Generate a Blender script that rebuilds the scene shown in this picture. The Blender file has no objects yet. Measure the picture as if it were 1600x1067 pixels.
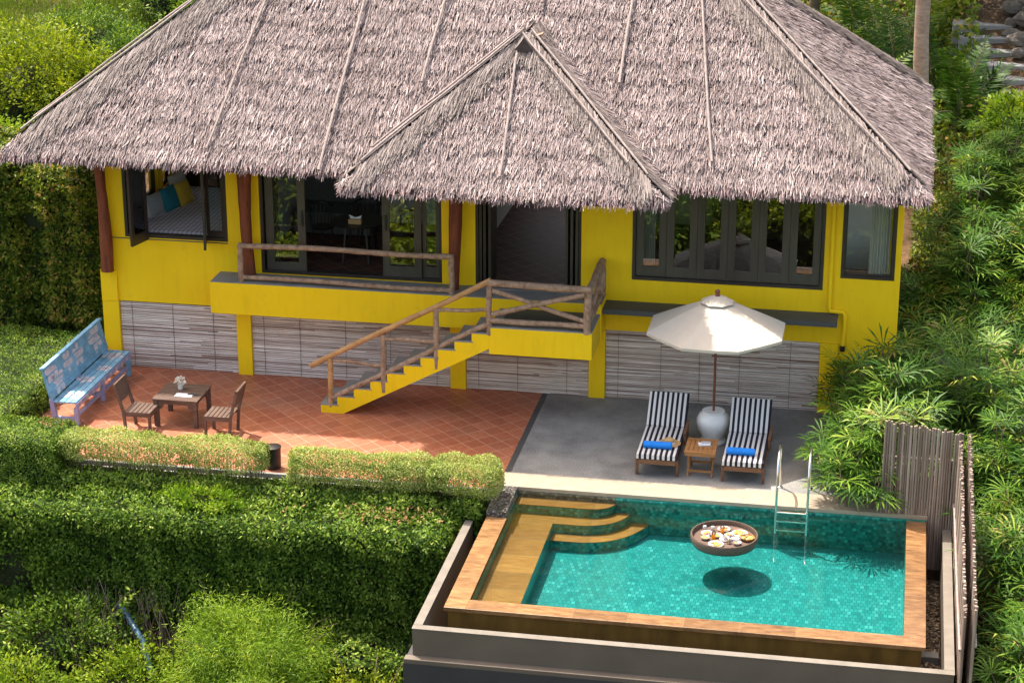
import bpy, math, random
import numpy as np
from mathutils import Vector, Matrix
random.seed(7); RNG = np.random.default_rng(11)
R = math.radians
scene = bpy.context.scene
COL = scene.collection

# ------------------------------------------------------------------ camera, sky, sun, exposure
cam = bpy.data.cameras.new('camera'); cam_o = bpy.data.objects.new('camera', cam); COL.objects.link(cam_o)
cam.sensor_width = 36; cam.lens = 74.56; cam.clip_end = 500
cam_o.location = (11.475, -34.738, 13.476)
pit, yaw = R(19.535), R(-10.477)
_f = Vector((math.sin(yaw)*math.cos(pit), math.cos(yaw)*math.cos(pit), -math.sin(pit)))
_r = Vector((math.cos(yaw), -math.sin(yaw), 0)); _u = _r.cross(_f)
cam_o.rotation_euler = Matrix((_r, _u, -_f)).transposed().to_euler()
scene.camera = cam_o

SUN = Vector((-0.36, 0.29, 1.0)).normalized()
world = bpy.data.worlds.new('World'); scene.world = world; world.use_nodes = True
wn = world.node_tree.nodes; wl = world.node_tree.links
sky = wn.new('ShaderNodeTexSky'); sky.sky_type = 'NISHITA'; sky.sun_disc = False
sky.sun_elevation = math.asin(SUN.z); sky.sun_rotation = math.atan2(SUN.x, SUN.y)
wb = wn.new('ShaderNodeMix'); wb.data_type = 'RGBA'; wb.blend_type = 'MULTIPLY'; wb.inputs[0].default_value = 1; wb.inputs[7].default_value = (1.14, 1.0, .83, 1)
wl.new(sky.outputs[0], wb.inputs[6]); wl.new(wb.outputs[2], wn['Background'].inputs[0]); sky.dust_density = 3.5; sky.ozone_density = .3; sky.air_density = 1.0
wn['Background'].inputs[1].default_value = 0.15
sl = bpy.data.lights.new('sun', 'SUN'); sl.energy = 2.5; sl.angle = R(0.5); sl.color = (1, .94, .84)
so = bpy.data.objects.new('sun', sl); COL.objects.link(so); so.location = (0, 0, 30)
so.rotation_euler = SUN.to_track_quat('Z', 'Y').to_euler()
scene.view_settings.view_transform = 'Standard'; scene.view_settings.look = 'None'
scene.view_settings.exposure = 1.70; scene.view_settings.gamma = 1
scene.cycles.max_bounces = 8; scene.cycles.transparent_max_bounces = 16

# ------------------------------------------------------------------ materials
def lin(r, g, b):
    f = lambda c: (c/255/12.92 if c/255 <= .04045 else ((c/255+.055)/1.055)**2.4)
    return (f(r), f(g), f(b), 1)
class N:
    def __init__(s, name):
        s.m = bpy.data.materials.new(name); s.m.use_nodes = True
        s.t = s.m.node_tree; s.n = s.t.nodes; s.l = s.t.links
        s.b = s.n['Principled BSDF']; s.out = s.n['Material Output']
    def new(s, typ, **kw):
        n = s.n.new(typ)
        for k, v in kw.items():
            if k.startswith('i_'):
                key = k[2:]; key = int(key) if key.isdigit() else key.replace('_', ' ')
                n.inputs[key].default_value = v
            else: setattr(n, k, v)
        return n
    def link(s, a, b): s.l.new(a, b)
    def coord(s, scale=(1, 1, 1), rot=(0, 0, 0), gen='Object'):
        c = s.new('ShaderNodeTexCoord'); m = s.new('ShaderNodeMapping')
        m.inputs['Scale'].default_value = scale; m.inputs['Rotation'].default_value = rot
        s.link(c.outputs[gen], m.inputs[0]); return m.outputs[0]
    def ramp(s, fac, stops):
        r = s.new('ShaderNodeValToRGB'); e = r.color_ramp.elements
        e[0].position, e[0].color = stops[0]; e[1].position, e[1].color = stops[-1]
        for p, c in stops[1:-1]:
            x = e.new(p); x.color = c
        s.link(fac, r.inputs[0]); return r.outputs[0]
    def noise(s, vec, scale=5, detail=4, rough=.55):
        n = s.new('ShaderNodeTexNoise', i_Scale=scale, i_Detail=detail, i_Roughness=rough)
        if vec is not None: s.link(vec, n.inputs['Vector'])
        return n.outputs['Fac']
    def mix(s, fac, a, b, mode='MIX'):
        m = s.new('ShaderNodeMix', data_type='RGBA', blend_type=mode)
        for i, v in ((0, fac), (6, a), (7, b)):
            if hasattr(v, 'links'): s.link(v, m.inputs[i])
            else: m.inputs[i].default_value = v
        return m.outputs[2]
    def bump(s, h, strength=.3, dist=.01):
        b = s.new('ShaderNodeBump', i_Strength=strength, i_Distance=dist)
        s.link(h, b.inputs['Height']); s.link(b.outputs[0], s.b.inputs['Normal']); return b
    def set(s, base=None, rough=None, metal=None, spec=None):
        for k, v in (('Base Color', base), ('Roughness', rough), ('Metallic', metal), ('Specular IOR Level', spec)):
            if v is None: continue
            if hasattr(v, 'links'): s.link(v, s.b.inputs[k])
            else: s.b.inputs[k].default_value = v
        return s.m
def g(c, k): return (c[0]*k, c[1]*k, c[2]*k, 1)
def simple(name, c, rough=.6, var=.15, scale=6, bump=.15, metal=0, stretch=(1, 1, 1), spec=.5):
    n = N(name); v = n.coord(stretch); f = n.noise(v, scale)
    col = n.ramp(f, [(.25, g(c, 1-var)), (.75, g(c, 1+var))])
    n.set(col, rough, metal, spec)
    if bump: n.bump(n.noise(v, scale*6), bump, .004)
    return n.m
def leafmat(name, stops, trans=.3, rough=.45):
    n = N(name); a = n.new('ShaderNodeAttribute', attribute_name='rnd')
    col = n.ramp(a.outputs['Fac'], stops); n.set(col, rough, 0, .12)
    t = n.new('ShaderNodeBsdfTranslucent'); n.link(n.mix(1.0, col, (1.25, 1.3, .5, 1), 'MULTIPLY'), t.inputs[0])
    mx = n.new('ShaderNodeMixShader'); mx.inputs[0].default_value = trans
    n.link(n.b.outputs[0], mx.inputs[1]); n.link(t.outputs[0], mx.inputs[2]); n.link(mx.outputs[0], n.out.inputs[0])
    return n.m
def attrmat(name, stops, rough=.8, streak=None, bump=0):
    n = N(name); a = n.new('ShaderNodeAttribute', attribute_name='rnd')
    col = n.ramp(a.outputs['Fac'], stops)
    if streak:
        v = n.coord(streak); f = n.noise(v, 1.0, 5, .7)
        col = n.mix(1.0, col, n.ramp(f, [(.28, (.66, .60, .56, 1)), (.6, (1.15, 1.15, 1.15, 1))]), 'MULTIPLY')
    n.set(col, rough, 0, .25); return n.m
def woodmat(name, a, b, stretch=(1, 1, 1), scale=14, rough=.65, spec=.3):
    n = N(name); v = n.coord(stretch); f = n.noise(v, scale, 5, .7)
    n.set(n.ramp(f, [(.3, a), (.7, b)]), rough, 0, spec); n.bump(f, .35, .006); return n.m
def tilemat(name, stops, mortar, w, h, mort=.006, rot=(0, 0, 0), rough=.4, offset=.5, coat=0, spec=.5, dirt=0, bumpk=.4, swiz=None):
    n = N(name); v = n.coord((1, 1, 1), rot)
    if swiz:
        s = n.new('ShaderNodeSeparateXYZ'); c = n.new('ShaderNodeCombineXYZ'); n.link(v, s.inputs[0])
        n.link(s.outputs[swiz[0]], c.inputs[0]); n.link(s.outputs[swiz[1]], c.inputs[1]); v = c.outputs[0]
    b = n.new('ShaderNodeTexBrick', offset=offset, offset_frequency=2, i_Scale=1, i_Mortar_Size=mort, i_Brick_Width=w, i_Row_Height=h, i_Mortar_Smooth=.1, i_Bias=0)
    b.inputs['Color1'].default_value = (0, 0, 0, 1); b.inputs['Color2'].default_value = (1, 1, 1, 1); b.inputs['Mortar'].default_value = (.5, .5, .5, 1)
    n.link(v, b.inputs[0])
    col = n.ramp(b.outputs['Color'], stops)
    nz = n.noise(v, 9, 5, .65)
    col = n.mix(1.0, col, n.ramp(nz, [(.3, (.8, .8, .8, 1)), (.7, (1.15, 1.15, 1.15, 1))]), 'MULTIPLY')
    col = n.mix(b.outputs['Fac'], col, mortar)
    if dirt:
        d = n.noise(v, .9, 6, .6)
        col = n.mix(n.ramp(d, [(.45, (0, 0, 0, 1)), (.75, (dirt, dirt, dirt, 1))]), col, (.30, .2, .14, 1))
    n.set(col, rough, 0, spec)
    inv = n.new('ShaderNodeMath', operation='SUBTRACT', i_0=1.0); n.link(b.outputs['Fac'], inv.inputs[1])
    n.bump(inv.outputs[0], bumpk, .004)
    return n.m

M = {}
def yellow():
    n = N('yellow_paint'); v = n.coord(); f = n.noise(v, 1.3, 5, .6); f2 = n.noise(n.coord((3, 3, .5)), 3, 4, .6)
    c = n.ramp(f, [(.3, (.84, .545, .004, 1)), (.7, (.90, .60, .006, 1))])
    c = n.mix(1, c, n.ramp(f2, [(.28, (.93, .92, .90, 1)), (.5, (1, 1, 1, 1))]), 'MULTIPLY')
    f3 = n.noise(v, 2.6, 8, .75); c = n.mix(n.ramp(f3, [(.55, (0, 0, 0, 1)), (.80, (.35, .35, .35, 1))]), c, (.50, .33, .03, 1))
    n.set(c, .62, 0, .25); n.bump(n.noise(v, 60, 3), .15, .003); return n.m
M['yellow'] = yellow()
M['thatch'] = attrmat('thatch_straw', [(0, (.05, .036, .034, 1)), (.22, (.16, .122, .118, 1)), (.6, (.288, .231, .225, 1)), (.85, (.42, .348, .34, 1)), (1, (.60, .525, .51, 1))], .75)
M['thatch_tip'] = attrmat('thatch_straw_pale', [(0, (.16, .075, .075, 1)), (.3, (.40, .26, .255, 1)), (.8, (.64, .48, .465, 1)), (1, (.74, .61, .59, 1))], .75)
M['thatch_cap'] = attrmat('thatch_cap_straw', [(0, (.05, .037, .034, 1)), (.4, (.17, .138, .128, 1)), (1, (.40, .34, .32, 1))], .75)
M['under'] = simple('thatch_underlay', (.07, .05, .042), .95, .3, 12)
M['pole'] = woodmat('bamboo_pole_wood', (.20, .155, .145, 1), (.36, .30, .275, 1), (1, 1, 1), 9)
M['cane'] = attrmat('bamboo_cane', [(0, (.30, .20, .16, 1)), (.15, (.52, .42, .37, 1)), (.7, (.66, .57, .51, 1)), (1, (.78, .71, .66, 1))], .6, (1.6, 30, 30))
M['canev'] = attrmat('bamboo_cane_upright', [(0, (.13, .09, .07, 1)), (.3, (.215, .16, .13, 1)), (.75, (.29, .225, .185, 1)), (1, (.39, .315, .265, 1))], .6, (20, 20, 1.5))
M['post'] = woodmat('red_brown_post', (.10, .022, .010, 1), (.24, .065, .028, 1), (1, 1, .18), 12, .5)
M['log'] = woodmat('weathered_log', (.17, .095, .06, 1), (.46, .31, .21, 1), (1, 1, 1), 11, .7)
M['log2'] = woodmat('orange_log', (.30, .145, .05, 1), (.56, .32, .14, 1), (.5, 1, 1), 8, .55)
M['concrete'] = simple('grey_concrete', (.23, .225, .215), .8, .22, 3, .2)
M['darkslab'] = simple('dark_grey_paint', (.060, .064, .066), .6, .15, 3, .1)
M['frame'] = simple('dark_brown_frame', (.030, .022, .018), .4, .25, 5, .1)
M['framegrey'] = simple('olive_grey_frame', (.058, .050, .038), .4, .25, 3, .1, stretch=(3, 3, .4))
M['terra'] = tilemat('terracotta_tiles', [(0, (.33, .098, .048, 1)), (1, (.43, .145, .072, 1))], (.60, .32, .21, 1), .30, .30, .005, (0, 0, R(45)), .5, 0, dirt=.35)
def pavement():
    n = N('speckled_grey_paving'); v = n.coord(); f = n.noise(v, 45, 3, .8); f2 = n.noise(v, .8, 5, .6); f3 = n.noise(v, 3.5, 5, .65)
    c = n.ramp(f, [(.3, (.14, .14, .138, 1)), (.5, (.245, .243, .235, 1)), (.72, (.40, .385, .36, 1))])
    c = n.mix(1, c, n.ramp(f2, [(.35, (.70, .71, .72, 1)), (.65, (1.15, 1.13, 1.08, 1))]), 'MULTIPLY')
    c = n.mix(1, c, n.ramp(f3, [(.3, (.85, .85, .85, 1)), (.6, (1.08, 1.08, 1.08, 1))]), 'MULTIPLY')
    n.set(c, .8, 0, .3); n.bump(f, .3, .004); return n.m
M['pave'] = pavement()
M['kerb'] = simple('beige_stone', (.32, .265, .195), .65, .12, 5, .15)
MO = (.03, .17, .15, 1)
TL = [(0, (.008, .145, .148, 1)), (.3, (.012, .180, .180, 1)), (.85, (.018, .218, .220, 1)), (1, (.040, .285, .285, 1))]
M['mosaic'] = tilemat('teal_pool_mosaic', TL, (.006, .12, .115, 1), .066, .10, .006, rough=.3, bumpk=.15)
TW = [(0, (.012, .10, .085, 1)), (.4, (.02, .20, .16, 1)), (.8, (.04, .30, .25, 1)), (1, (.09, .42, .36, 1))]
M['mosaicx'] = tilemat('teal_wall_mosaic', TW, MO, .058, .052, .004, rough=.3, swiz=(0, 2), bumpk=.2)
M['mosaicy'] = tilemat('teal_side_mosaic', TW, MO, .058, .052, .004, rough=.3, swiz=(1, 2), bumpk=.2)
TG = [(0, (.06, .06, .045, 1)), (.5, (.13, .13, .095, 1)), (1, (.25, .25, .19, 1))]
M['mosaicg'] = tilemat('grey_waterline_mosaic', TG, (.09, .09, .07, 1), .058, .052, .004, rough=.3, swiz=(0, 2), bumpk=.2)
def stone(name, a, b, w, h, rot=0, rough=.35):
    n = N(name); v = n.coord((1, 1, 1), (0, 0, rot)); f = n.noise(n.coord((1.3, 5, 5), (0, 0, rot)), 3.2, 7, .72)
    br = n.new('ShaderNodeTexBrick', offset=0, i_Scale=1, i_Mortar_Size=.006, i_Brick_Width=w, i_Row_Height=h, i_Bias=0)
    br.inputs['Color1'].default_value = (.75, .75, .75, 1); br.inputs['Color2'].default_value = (1.15, 1.15, 1.15, 1); n.link(v, br.inputs[0])
    c = n.ramp(f, [(.32, a), (.5, g([(p+q)/2 for p, q in zip(a, b)], .92)), (.68, b)])
    c = n.mix(1, c, br.outputs['Color'], 'MULTIPLY'); c = n.mix(br.outputs['Fac'], c, (.22, .13, .06, 1))
    n.set(c, rough, 0, .5); n.bump(f, .3, .004); return n.m
M['coping'] = stone('orange_stone_coping', (.12, .055, .020, 1), (.34, .185, .078, 1), .78, 3)
M['copingy'] = stone('orange_stone_coping_side', (.12, .055, .020, 1), (.34, .185, .078, 1), .78, 3, R(90))
M['shelf'] = stone('ochre_stone_shelf', (.20, .082, .016, 1), (.33, .155, .040, 1), .6, .6)
M['wetwall'] = simple('wet_brown_stone_wall', (.115, .065, .013), .25, .35, 2.2, .1, stretch=(2.2, 2.2, .6))
M['tank'] = simple('brown_grey_render', (.135, .108, .082), .75, .18, 1.4, .15)
M['tanktop'] = simple('pale_cement', (.165, .145, .12), .8, .18, 5, .15)
M['base'] = simple('charcoal_render', (.042, .042, .044), .8, .2, 1.5, .1)
def cobble():
    n = N('dark_pebble_block'); v = n.coord(); w = n.new('ShaderNodeTexVoronoi', i_Scale=26, feature='F1'); n.link(v, w.inputs[0])
    n.set(n.ramp(w.outputs['Distance'], [(.0, (.50, .50, .47, 1)), (.25, (.14, .13, .12, 1)), (.6, (.03, .03, .03, 1))]), .35); n.bump(w.outputs['Distance'], .8, .01); return n.m
M['cobble'] = cobble()
def soil():
    n = N('brown_soil'); v = n.coord(); f = n.noise(v, 1.1, 8, .7); f2 = n.noise(v, 14, 4, .7)
    c = n.ramp(f, [(.3, (.025, .017, .010, 1)), (.5, (.085, .052, .030, 1)), (.7, (.17, .11, .065, 1))])
    c = n.mix(1, c, n.ramp(f2, [(.3, (.55, .55, .5, 1)), (.7, (1.3, 1.25, 1.2, 1))]), 'MULTIPLY')
    n.set(c, .95, 0, .2); n.bump(f2, .8, .03); return n.m
M['soil'] = soil()
def water():
    n = N('clear_pool_water'); n.n.remove(n.b)
    v = n.coord((1, 1, 1)); f = n.noise(v, 4, 3, .5)
    bp = n.new('ShaderNodeBump', i_Strength=.05, i_Distance=.02); n.link(f, bp.inputs['Height'])
    fr = n.new('ShaderNodeFresnel', i_IOR=1.33); n.link(bp.outputs[0], fr.inputs['Normal'])
    t = n.new('ShaderNodeBsdfTransparent'); t.inputs[0].default_value = (.86, .98, .96, 1)
    gl = n.new('ShaderNodeBsdfGlossy', i_Roughness=.03); n.link(bp.outputs[0], gl.inputs['Normal'])
    mx = n.new('ShaderNodeMixShader'); n.link(fr.outputs[0], mx.inputs[0]); n.link(t.outputs[0], mx.inputs[1]); n.link(gl.outputs[0], mx.inputs[2])
    n.link(mx.outputs[0], n.out.inputs[0]); return n.m
M['water'] = water()
def glass():
    n = N('window_glass'); n.n.remove(n.b)
    fr = n.new('ShaderNodeFresnel', i_IOR=1.95); t = n.new('ShaderNodeBsdfTransparent'); t.inputs[0].default_value = (.90, .92, .91, 1)
    gl = n.new('ShaderNodeBsdfGlossy', i_Roughness=.0)
    mx = n.new('ShaderNodeMixShader'); n.link(fr.outputs[0], mx.inputs[0]); n.link(t.outputs[0], mx.inputs[1]); n.link(gl.outputs[0], mx.inputs[2])
    n.link(mx.outputs[0], n.out.inputs[0]); return n.m
M['glass'] = glass()
M['white'] = simple('white_ceramic', (.72, .71, .69), .3, .05, 4, 0)
M['plate'] = simple('white_plate', (.50, .48, .46), .25, .03, 4, 0)
M['steel'] = simple('polished_steel', (.72, .70, .66), .22, .05, 4, 0, 1)
M['canvas'] = simple('cream_canvas', (.50, .445, .37), .85, .05, 5, .2)
M['polewood'] = simple('red_pole_wood', (.15, .045, .025), .45, .25, 9, .1)
M['teak'] = woodmat('teak_wood', (.20, .085, .028, 1), (.40, .20, .075, 1), (.4, 4, 4), 6, .5)
M['teakdark'] = woodmat('dark_teak_wood', (.10, .045, .025, 1), (.21, .105, .055, 1), (.6, 3, 3), 6, .55)
M['brownwood'] = woodmat('brown_slat_wood', (.075, .045, .034, 1), (.17, .11, .085, 1), (.6, 5, 5), 5, .6)
M['blue'] = simple('blue_paint', (.17, .37, .54), .6, .35, 5, .2)
M['lilac'] = simple('lilac_paint', (.33, .33, .52), .6, .25, 6, .2)
M['petal'] = simple('painted_petal', (.58, .54, .60), .6, .25, 14, 0)
M['towel'] = simple('blue_towel', (.008, .19, .66), .9, .12, 30, .5)
M['straw'] = simple('straw_hat_weave', (.42, .27, .12), .8, .25, 40, .5)
M['ribbon'] = simple('white_ribbon', (.70, .68, .65), .8, .1, 9, .1)
M['paper'] = simple('printed_paper', (.66, .68, .74), .6, .25, 26, 0)
M['tray'] = woodmat('dark_rattan', (.055, .035, .025, 1), (.13, .09, .065, 1), (1, 1, 4), 30, .5)
M['black'] = simple('black_metal', (.012, .012, .013), .4, .1, 4, 0)
M['inwall'] = simple('white_plaster', (.62, .64, .65), .8, .04, 2, .05)
M['floorin'] = tilemat('dark_floor_tiles', [(0, (.075, .035, .026, 1)), (1, (.12, .06, .042, 1))], (.22, .16, .13, 1), .3, .3, .006, (0, 0, R(45)), .6, 0, spec=.15)
M['darkwood'] = simple('dark_furniture_wood', (.018, .012, .010), .35, .25, 5, .05)
M['curtain'] = simple('white_curtain_cloth', (.66, .64, .60), .9, .08, 5, .1, stretch=(9, 9, .3))
def quilt():
    n = N('patterned_quilt'); v = n.coord((1, 1, 1), (0, 0, R(45)))
    b = n.new('ShaderNodeTexChecker', i_Scale=16); n.link(v, b.inputs[0])
    b.inputs[1].default_value = (.72, .68, .70, 1); b.inputs[2].default_value = (.36, .33, .40, 1); n.set(b.outputs[0], .9); return n.m
M['quilt'] = quilt()
M['pil_grey'] = simple('grey_pillow_cloth', (.36, .38, .42), .9, .25, 40, .1)
M['pil_white'] = simple('white_pillow_cloth', (.62, .62, .62), .9, .05, 4, .1)
M['pil_teal'] = simple('teal_pillow_cloth', (.02, .22, .30), .9, .15, 8, .1)
M['pil_yellow'] = simple('yellow_pillow_cloth', (.62, .42, .04), .9, .15, 8, .1)
M['grey_cloth'] = simple('grey_upholstery', (.12, .12, .125), .9, .2, 20, .1)
M['pipeblue'] = simple('blue_plastic_pipe', (.035, .10, .17), .4, .15, 4, 0)
M['pebble'] = attrmat('river_pebbles', [(0, (.05, .035, .02, 1)), (.5, (.20, .14, .08, 1)), (1, (.45, .36, .25, 1))], .4)
M['rock'] = simple('brown_rock', (.12, .10, .08), .85, .4, 3, .6)
M['trunk'] = woodmat('palm_bark', (.21, .145, .105, 1), (.42, .32, .25, 1), (1, 1, 3.5), 5, .8)
M['bark'] = simple('shrub_bark', (.13, .095, .06), .9, .3, 9, .3)
M['food1'] = simple('orange_food', (.70, .20, .015), .4, .3, 60, .2)
M['juice'] = simple('orange_juice', (.85, .30, .01), .3, .05, 4, 0)
M['food2'] = simple('red_fruit', (.62, .04, .06), .35, .35, 70, .2)
M['food3'] = simple('yellow_food', (.68, .38, .04), .4, .3, 60, .2)
M['food4'] = simple('brown_bread', (.50, .26, .08), .6, .35, 40, .3)
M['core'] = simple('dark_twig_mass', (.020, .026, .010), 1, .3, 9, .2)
G = lambda *a: [(p, (r, g_, b, 1)) for p, r, g_, b in a]
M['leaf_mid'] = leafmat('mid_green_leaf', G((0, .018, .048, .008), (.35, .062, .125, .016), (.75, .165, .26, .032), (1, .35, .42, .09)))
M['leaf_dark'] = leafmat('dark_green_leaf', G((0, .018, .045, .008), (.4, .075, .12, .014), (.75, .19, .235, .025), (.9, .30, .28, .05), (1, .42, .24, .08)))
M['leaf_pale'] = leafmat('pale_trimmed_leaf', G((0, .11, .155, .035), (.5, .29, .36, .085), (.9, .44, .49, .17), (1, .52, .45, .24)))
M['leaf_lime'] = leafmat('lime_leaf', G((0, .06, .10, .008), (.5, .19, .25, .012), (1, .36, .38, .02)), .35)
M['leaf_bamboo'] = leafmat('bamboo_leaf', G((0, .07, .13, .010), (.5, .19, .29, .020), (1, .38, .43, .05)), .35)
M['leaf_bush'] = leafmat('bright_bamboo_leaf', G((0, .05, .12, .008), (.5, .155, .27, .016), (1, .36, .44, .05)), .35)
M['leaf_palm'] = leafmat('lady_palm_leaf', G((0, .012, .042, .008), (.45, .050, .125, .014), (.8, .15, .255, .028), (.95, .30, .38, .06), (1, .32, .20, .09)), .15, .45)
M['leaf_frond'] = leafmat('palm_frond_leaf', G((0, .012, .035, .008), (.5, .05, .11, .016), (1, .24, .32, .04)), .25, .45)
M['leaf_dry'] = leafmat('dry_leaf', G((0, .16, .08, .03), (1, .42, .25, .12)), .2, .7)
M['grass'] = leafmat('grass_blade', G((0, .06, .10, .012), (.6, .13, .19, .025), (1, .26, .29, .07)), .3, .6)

# ------------------------------------------------------------------ mesh helpers
class MB:
    def __init__(s): s.v = []; s.f = []; s.r = []; s.mi = []; s.cur = 0
    def add(s, vs, fs, rnd=.5):
        o = len(s.v); s.v += [tuple(p) for p in vs]; s.f += [tuple(i+o for i in f) for f in fs]
        s.r += [rnd]*len(vs); s.mi += [s.cur]*len(fs); return s
    def box(s, x0, x1, y0, y1, z0, z1, rnd=.5):
        v = [(x, y, z) for z in (z0, z1) for y in (y0, y1) for x in (x0, x1)]
        return s.add(v, [(0, 2, 3, 1), (4, 5, 7, 6), (0, 1, 5, 4), (2, 6, 7, 3), (0, 4, 6, 2), (1, 3, 7, 5)], rnd)
    def obox(s, c, ax, ay, az, hx, hy, hz, rnd=.5):   # oriented box
        c = Vector(c); ax, ay, az = [Vector(a).normalized() for a in (ax, ay, az)]
        v = [c+ax*(i*hx)+ay*(j*hy)+az*(k*hz) for k in (-1, 1) for j in (-1, 1) for i in (-1, 1)]
        return s.add(v, [(0, 2, 3, 1), (4, 5, 7, 6), (0, 1, 5, 4), (2, 6, 7, 3), (0, 4, 6, 2), (1, 3, 7, 5)], rnd)
    def bar(s, p0, p1, w, h, up=(0, 0, 1), rnd=.5):
        p0, p1 = Vector(p0), Vector(p1); d = (p1-p0); u = Vector(up); sd = d.cross(u).normalized(); uu = sd.cross(d).normalized()
        return s.obox((p0+p1)/2, d, sd, uu, d.length/2, w/2, h/2, rnd)
    def tube(s, path, rad, n=8, rnd=.5, cap=True):
        path = [Vector(p) for p in path]
        if not hasattr(rad, '__len__'): rad = [rad]*len(path)
        vs = []; prev = None
        for i, p in enumerate(path):
            d = (path[min(i+1, len(path)-1)]-path[max(i-1, 0)]).normalized()
            a = Vector((0, 0, 1)) if abs(d.z) < .9 else Vector((1, 0, 0))
            if prev is None: sd = d.cross(a).normalized()
            else: sd = (prev-d*prev.dot(d)).normalized()
            prev = sd; u = sd.cross(d)
            for k in range(n):
                t = 2*math.pi*k/n; vs.append(p+(sd*math.cos(t)+u*math.sin(t))*rad[i])
        fs = [(i*n+k, i*n+(k+1) % n, (i+1)*n+(k+1) % n, (i+1)*n+k) for i in range(len(path)-1) for k in range(n)]
        if cap: fs += [tuple(range(n-1, -1, -1)), tuple(range((len(path)-1)*n, len(path)*n))]
        return s.add(vs, fs, rnd)
    def log(s, p0, p1, r, seg=10, wob=.012, n=9, rnd=.5, taper=1.0):
        p0, p1 = Vector(p0), Vector(p1); path = []; rad = []
        ph = [random.uniform(0, 6) for _ in range(4)]
        for i in range(seg+1):
            t = i/seg; w = wob if 0 < i < seg else 0
            path.append(p0.lerp(p1, t)+Vector((math.sin(t*5+ph[0]), math.sin(t*6+ph[1]), math.sin(t*7+ph[2])))*w)
            rad.append(r*(1+(taper-1)*t)*(1+random.uniform(-.09, .09)))
        return s.tube(path, rad, n, rnd)
    def lathe(s, c, prof, n=28, rnd=.5):
        c = Vector(c); vs = [c+Vector((r*math.cos(2*math.pi*k/n), r*math.sin(2*math.pi*k/n), z)) for r, z in prof for k in range(n)]
        fs = [(i*n+k, i*n+(k+1) % n, (i+1)*n+(k+1) % n, (i+1)*n+k) for i in range(len(prof)-1) for k in range(n)]
        fs += [tuple(range(n-1, -1, -1)), tuple(range((len(prof)-1)*n, len(prof)*n))]
        return s.add(vs, fs, rnd)
    def prism(s, pts, y0, y1, axis='y', rnd=.5):      # polygon (a,b) extruded along an axis
        f = {'y': lambda a, b, t: (a, t, b), 'z': lambda a, b, t: (a, b, t), 'x': lambda a, b, t: (t, a, b)}[axis]
        n = len(pts); v = [f(a, b, y0) for a, b in pts]+[f(a, b, y1) for a, b in pts]
        return s.add(v, [tuple(range(n)), tuple(range(2*n-1, n-1, -1))]+[(i, i+n, (i+1) % n+n, (i+1) % n) for i in range(n)], rnd)
    def blob(s, c, r, seg=10, ring=6, jit=.0, rnd=.5):
        vs = []
        for i in range(ring+1):
            a = math.pi*i/ring
            for k in range(seg):
                t = 2*math.pi*k/seg; q = 1+random.uniform(-jit, jit)
                vs.append((c[0]+r[0]*q*math.sin(a)*math.cos(t), c[1]+r[1]*q*math.sin(a)*math.sin(t), c[2]+r[2]*q*math.cos(a)))
        return s.add(vs, [(i*seg+k, (i+1)*seg+k, (i+1)*seg+(k+1) % seg, i*seg+(k+1) % seg) for i in range(ring) for k in range(seg)], rnd)
    def build(s, name, mat, parent=None, smooth=False, bev=0, local=False):
        v = np.array(s.v, dtype=float)
        return mesh_obj(name, v, s.f, np.array(s.r), mat, parent, smooth, bev, local, s.mi)
def mesh_obj(name, v, f, r, mat, parent=None, smooth=False, bev=0, local=False, mi=None):
    if parent is not None: loc = (0, 0, 0); off = np.zeros(3) if local else np.array(parent.location)
    else:
        off = np.zeros(3) if local else np.array([(v[:, 0].min()+v[:, 0].max())/2, (v[:, 1].min()+v[:, 1].max())/2, v[:, 2].min()]); loc = tuple(off)
    v = v-off; me = bpy.data.meshes.new(name)
    if isinstance(f, np.ndarray):
        k = f.shape[1]; me.vertices.add(len(v)); me.vertices.foreach_set('co', v.astype(np.float32).ravel())
        me.loops.add(f.size); me.loops.foreach_set('vertex_index', f.astype(np.int32).ravel())
        me.polygons.add(len(f)); me.polygons.foreach_set('loop_start', np.arange(0, f.size, k, dtype=np.int32))
        me.update(calc_edges=True)
    else: me.from_pydata([tuple(p) for p in v], [], f)
    a = me.attributes.new('rnd', 'FLOAT', 'POINT'); a.data.foreach_set('value', np.asarray(r, dtype=np.float32))
    mats = mat if isinstance(mat, (list, tuple)) else [mat]
    for m in mats: me.materials.append(M[m] if isinstance(m, str) else m)
    if mi is not None and len(mats) > 1: me.polygons.foreach_set('material_index', mi)
    if smooth: me.polygons.foreach_set('use_smooth', [True]*len(me.polygons))
    me.update()
    if not isinstance(f, np.ndarray):
        import bmesh
        b = bmesh.new(); b.from_mesh(me); bmesh.ops.recalc_face_normals(b, faces=b.faces); b.to_mesh(me); b.free()
    o = bpy.data.objects.new(name, me); COL.objects.link(o); o.location = loc
    if parent is not None: o.parent = parent
    if smooth and not isinstance(f, np.ndarray):
        try: me.set_sharp_from_angle(angle=R(40))
        except Exception: pass
    if bev:
        m = o.modifiers.new('bevel', 'BEVEL'); m.width = bev; m.segments = 2; m.limit_method = 'ANGLE'
    return o
def tag(o, label=None, cat=None, group=None, kind=None):
    if label: o['label'] = label
    if cat: o['category'] = cat
    if group: o['group'] = group
    if kind: o['kind'] = kind
    return o
def thing(name, loc, label, cat, group=None, rz=0):
    o = bpy.data.objects.new(name, None); COL.objects.link(o); o.location = loc; o.rotation_euler = (0, 0, rz); o.empty_display_size = .1
    return tag(o, label, cat, group)
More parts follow.
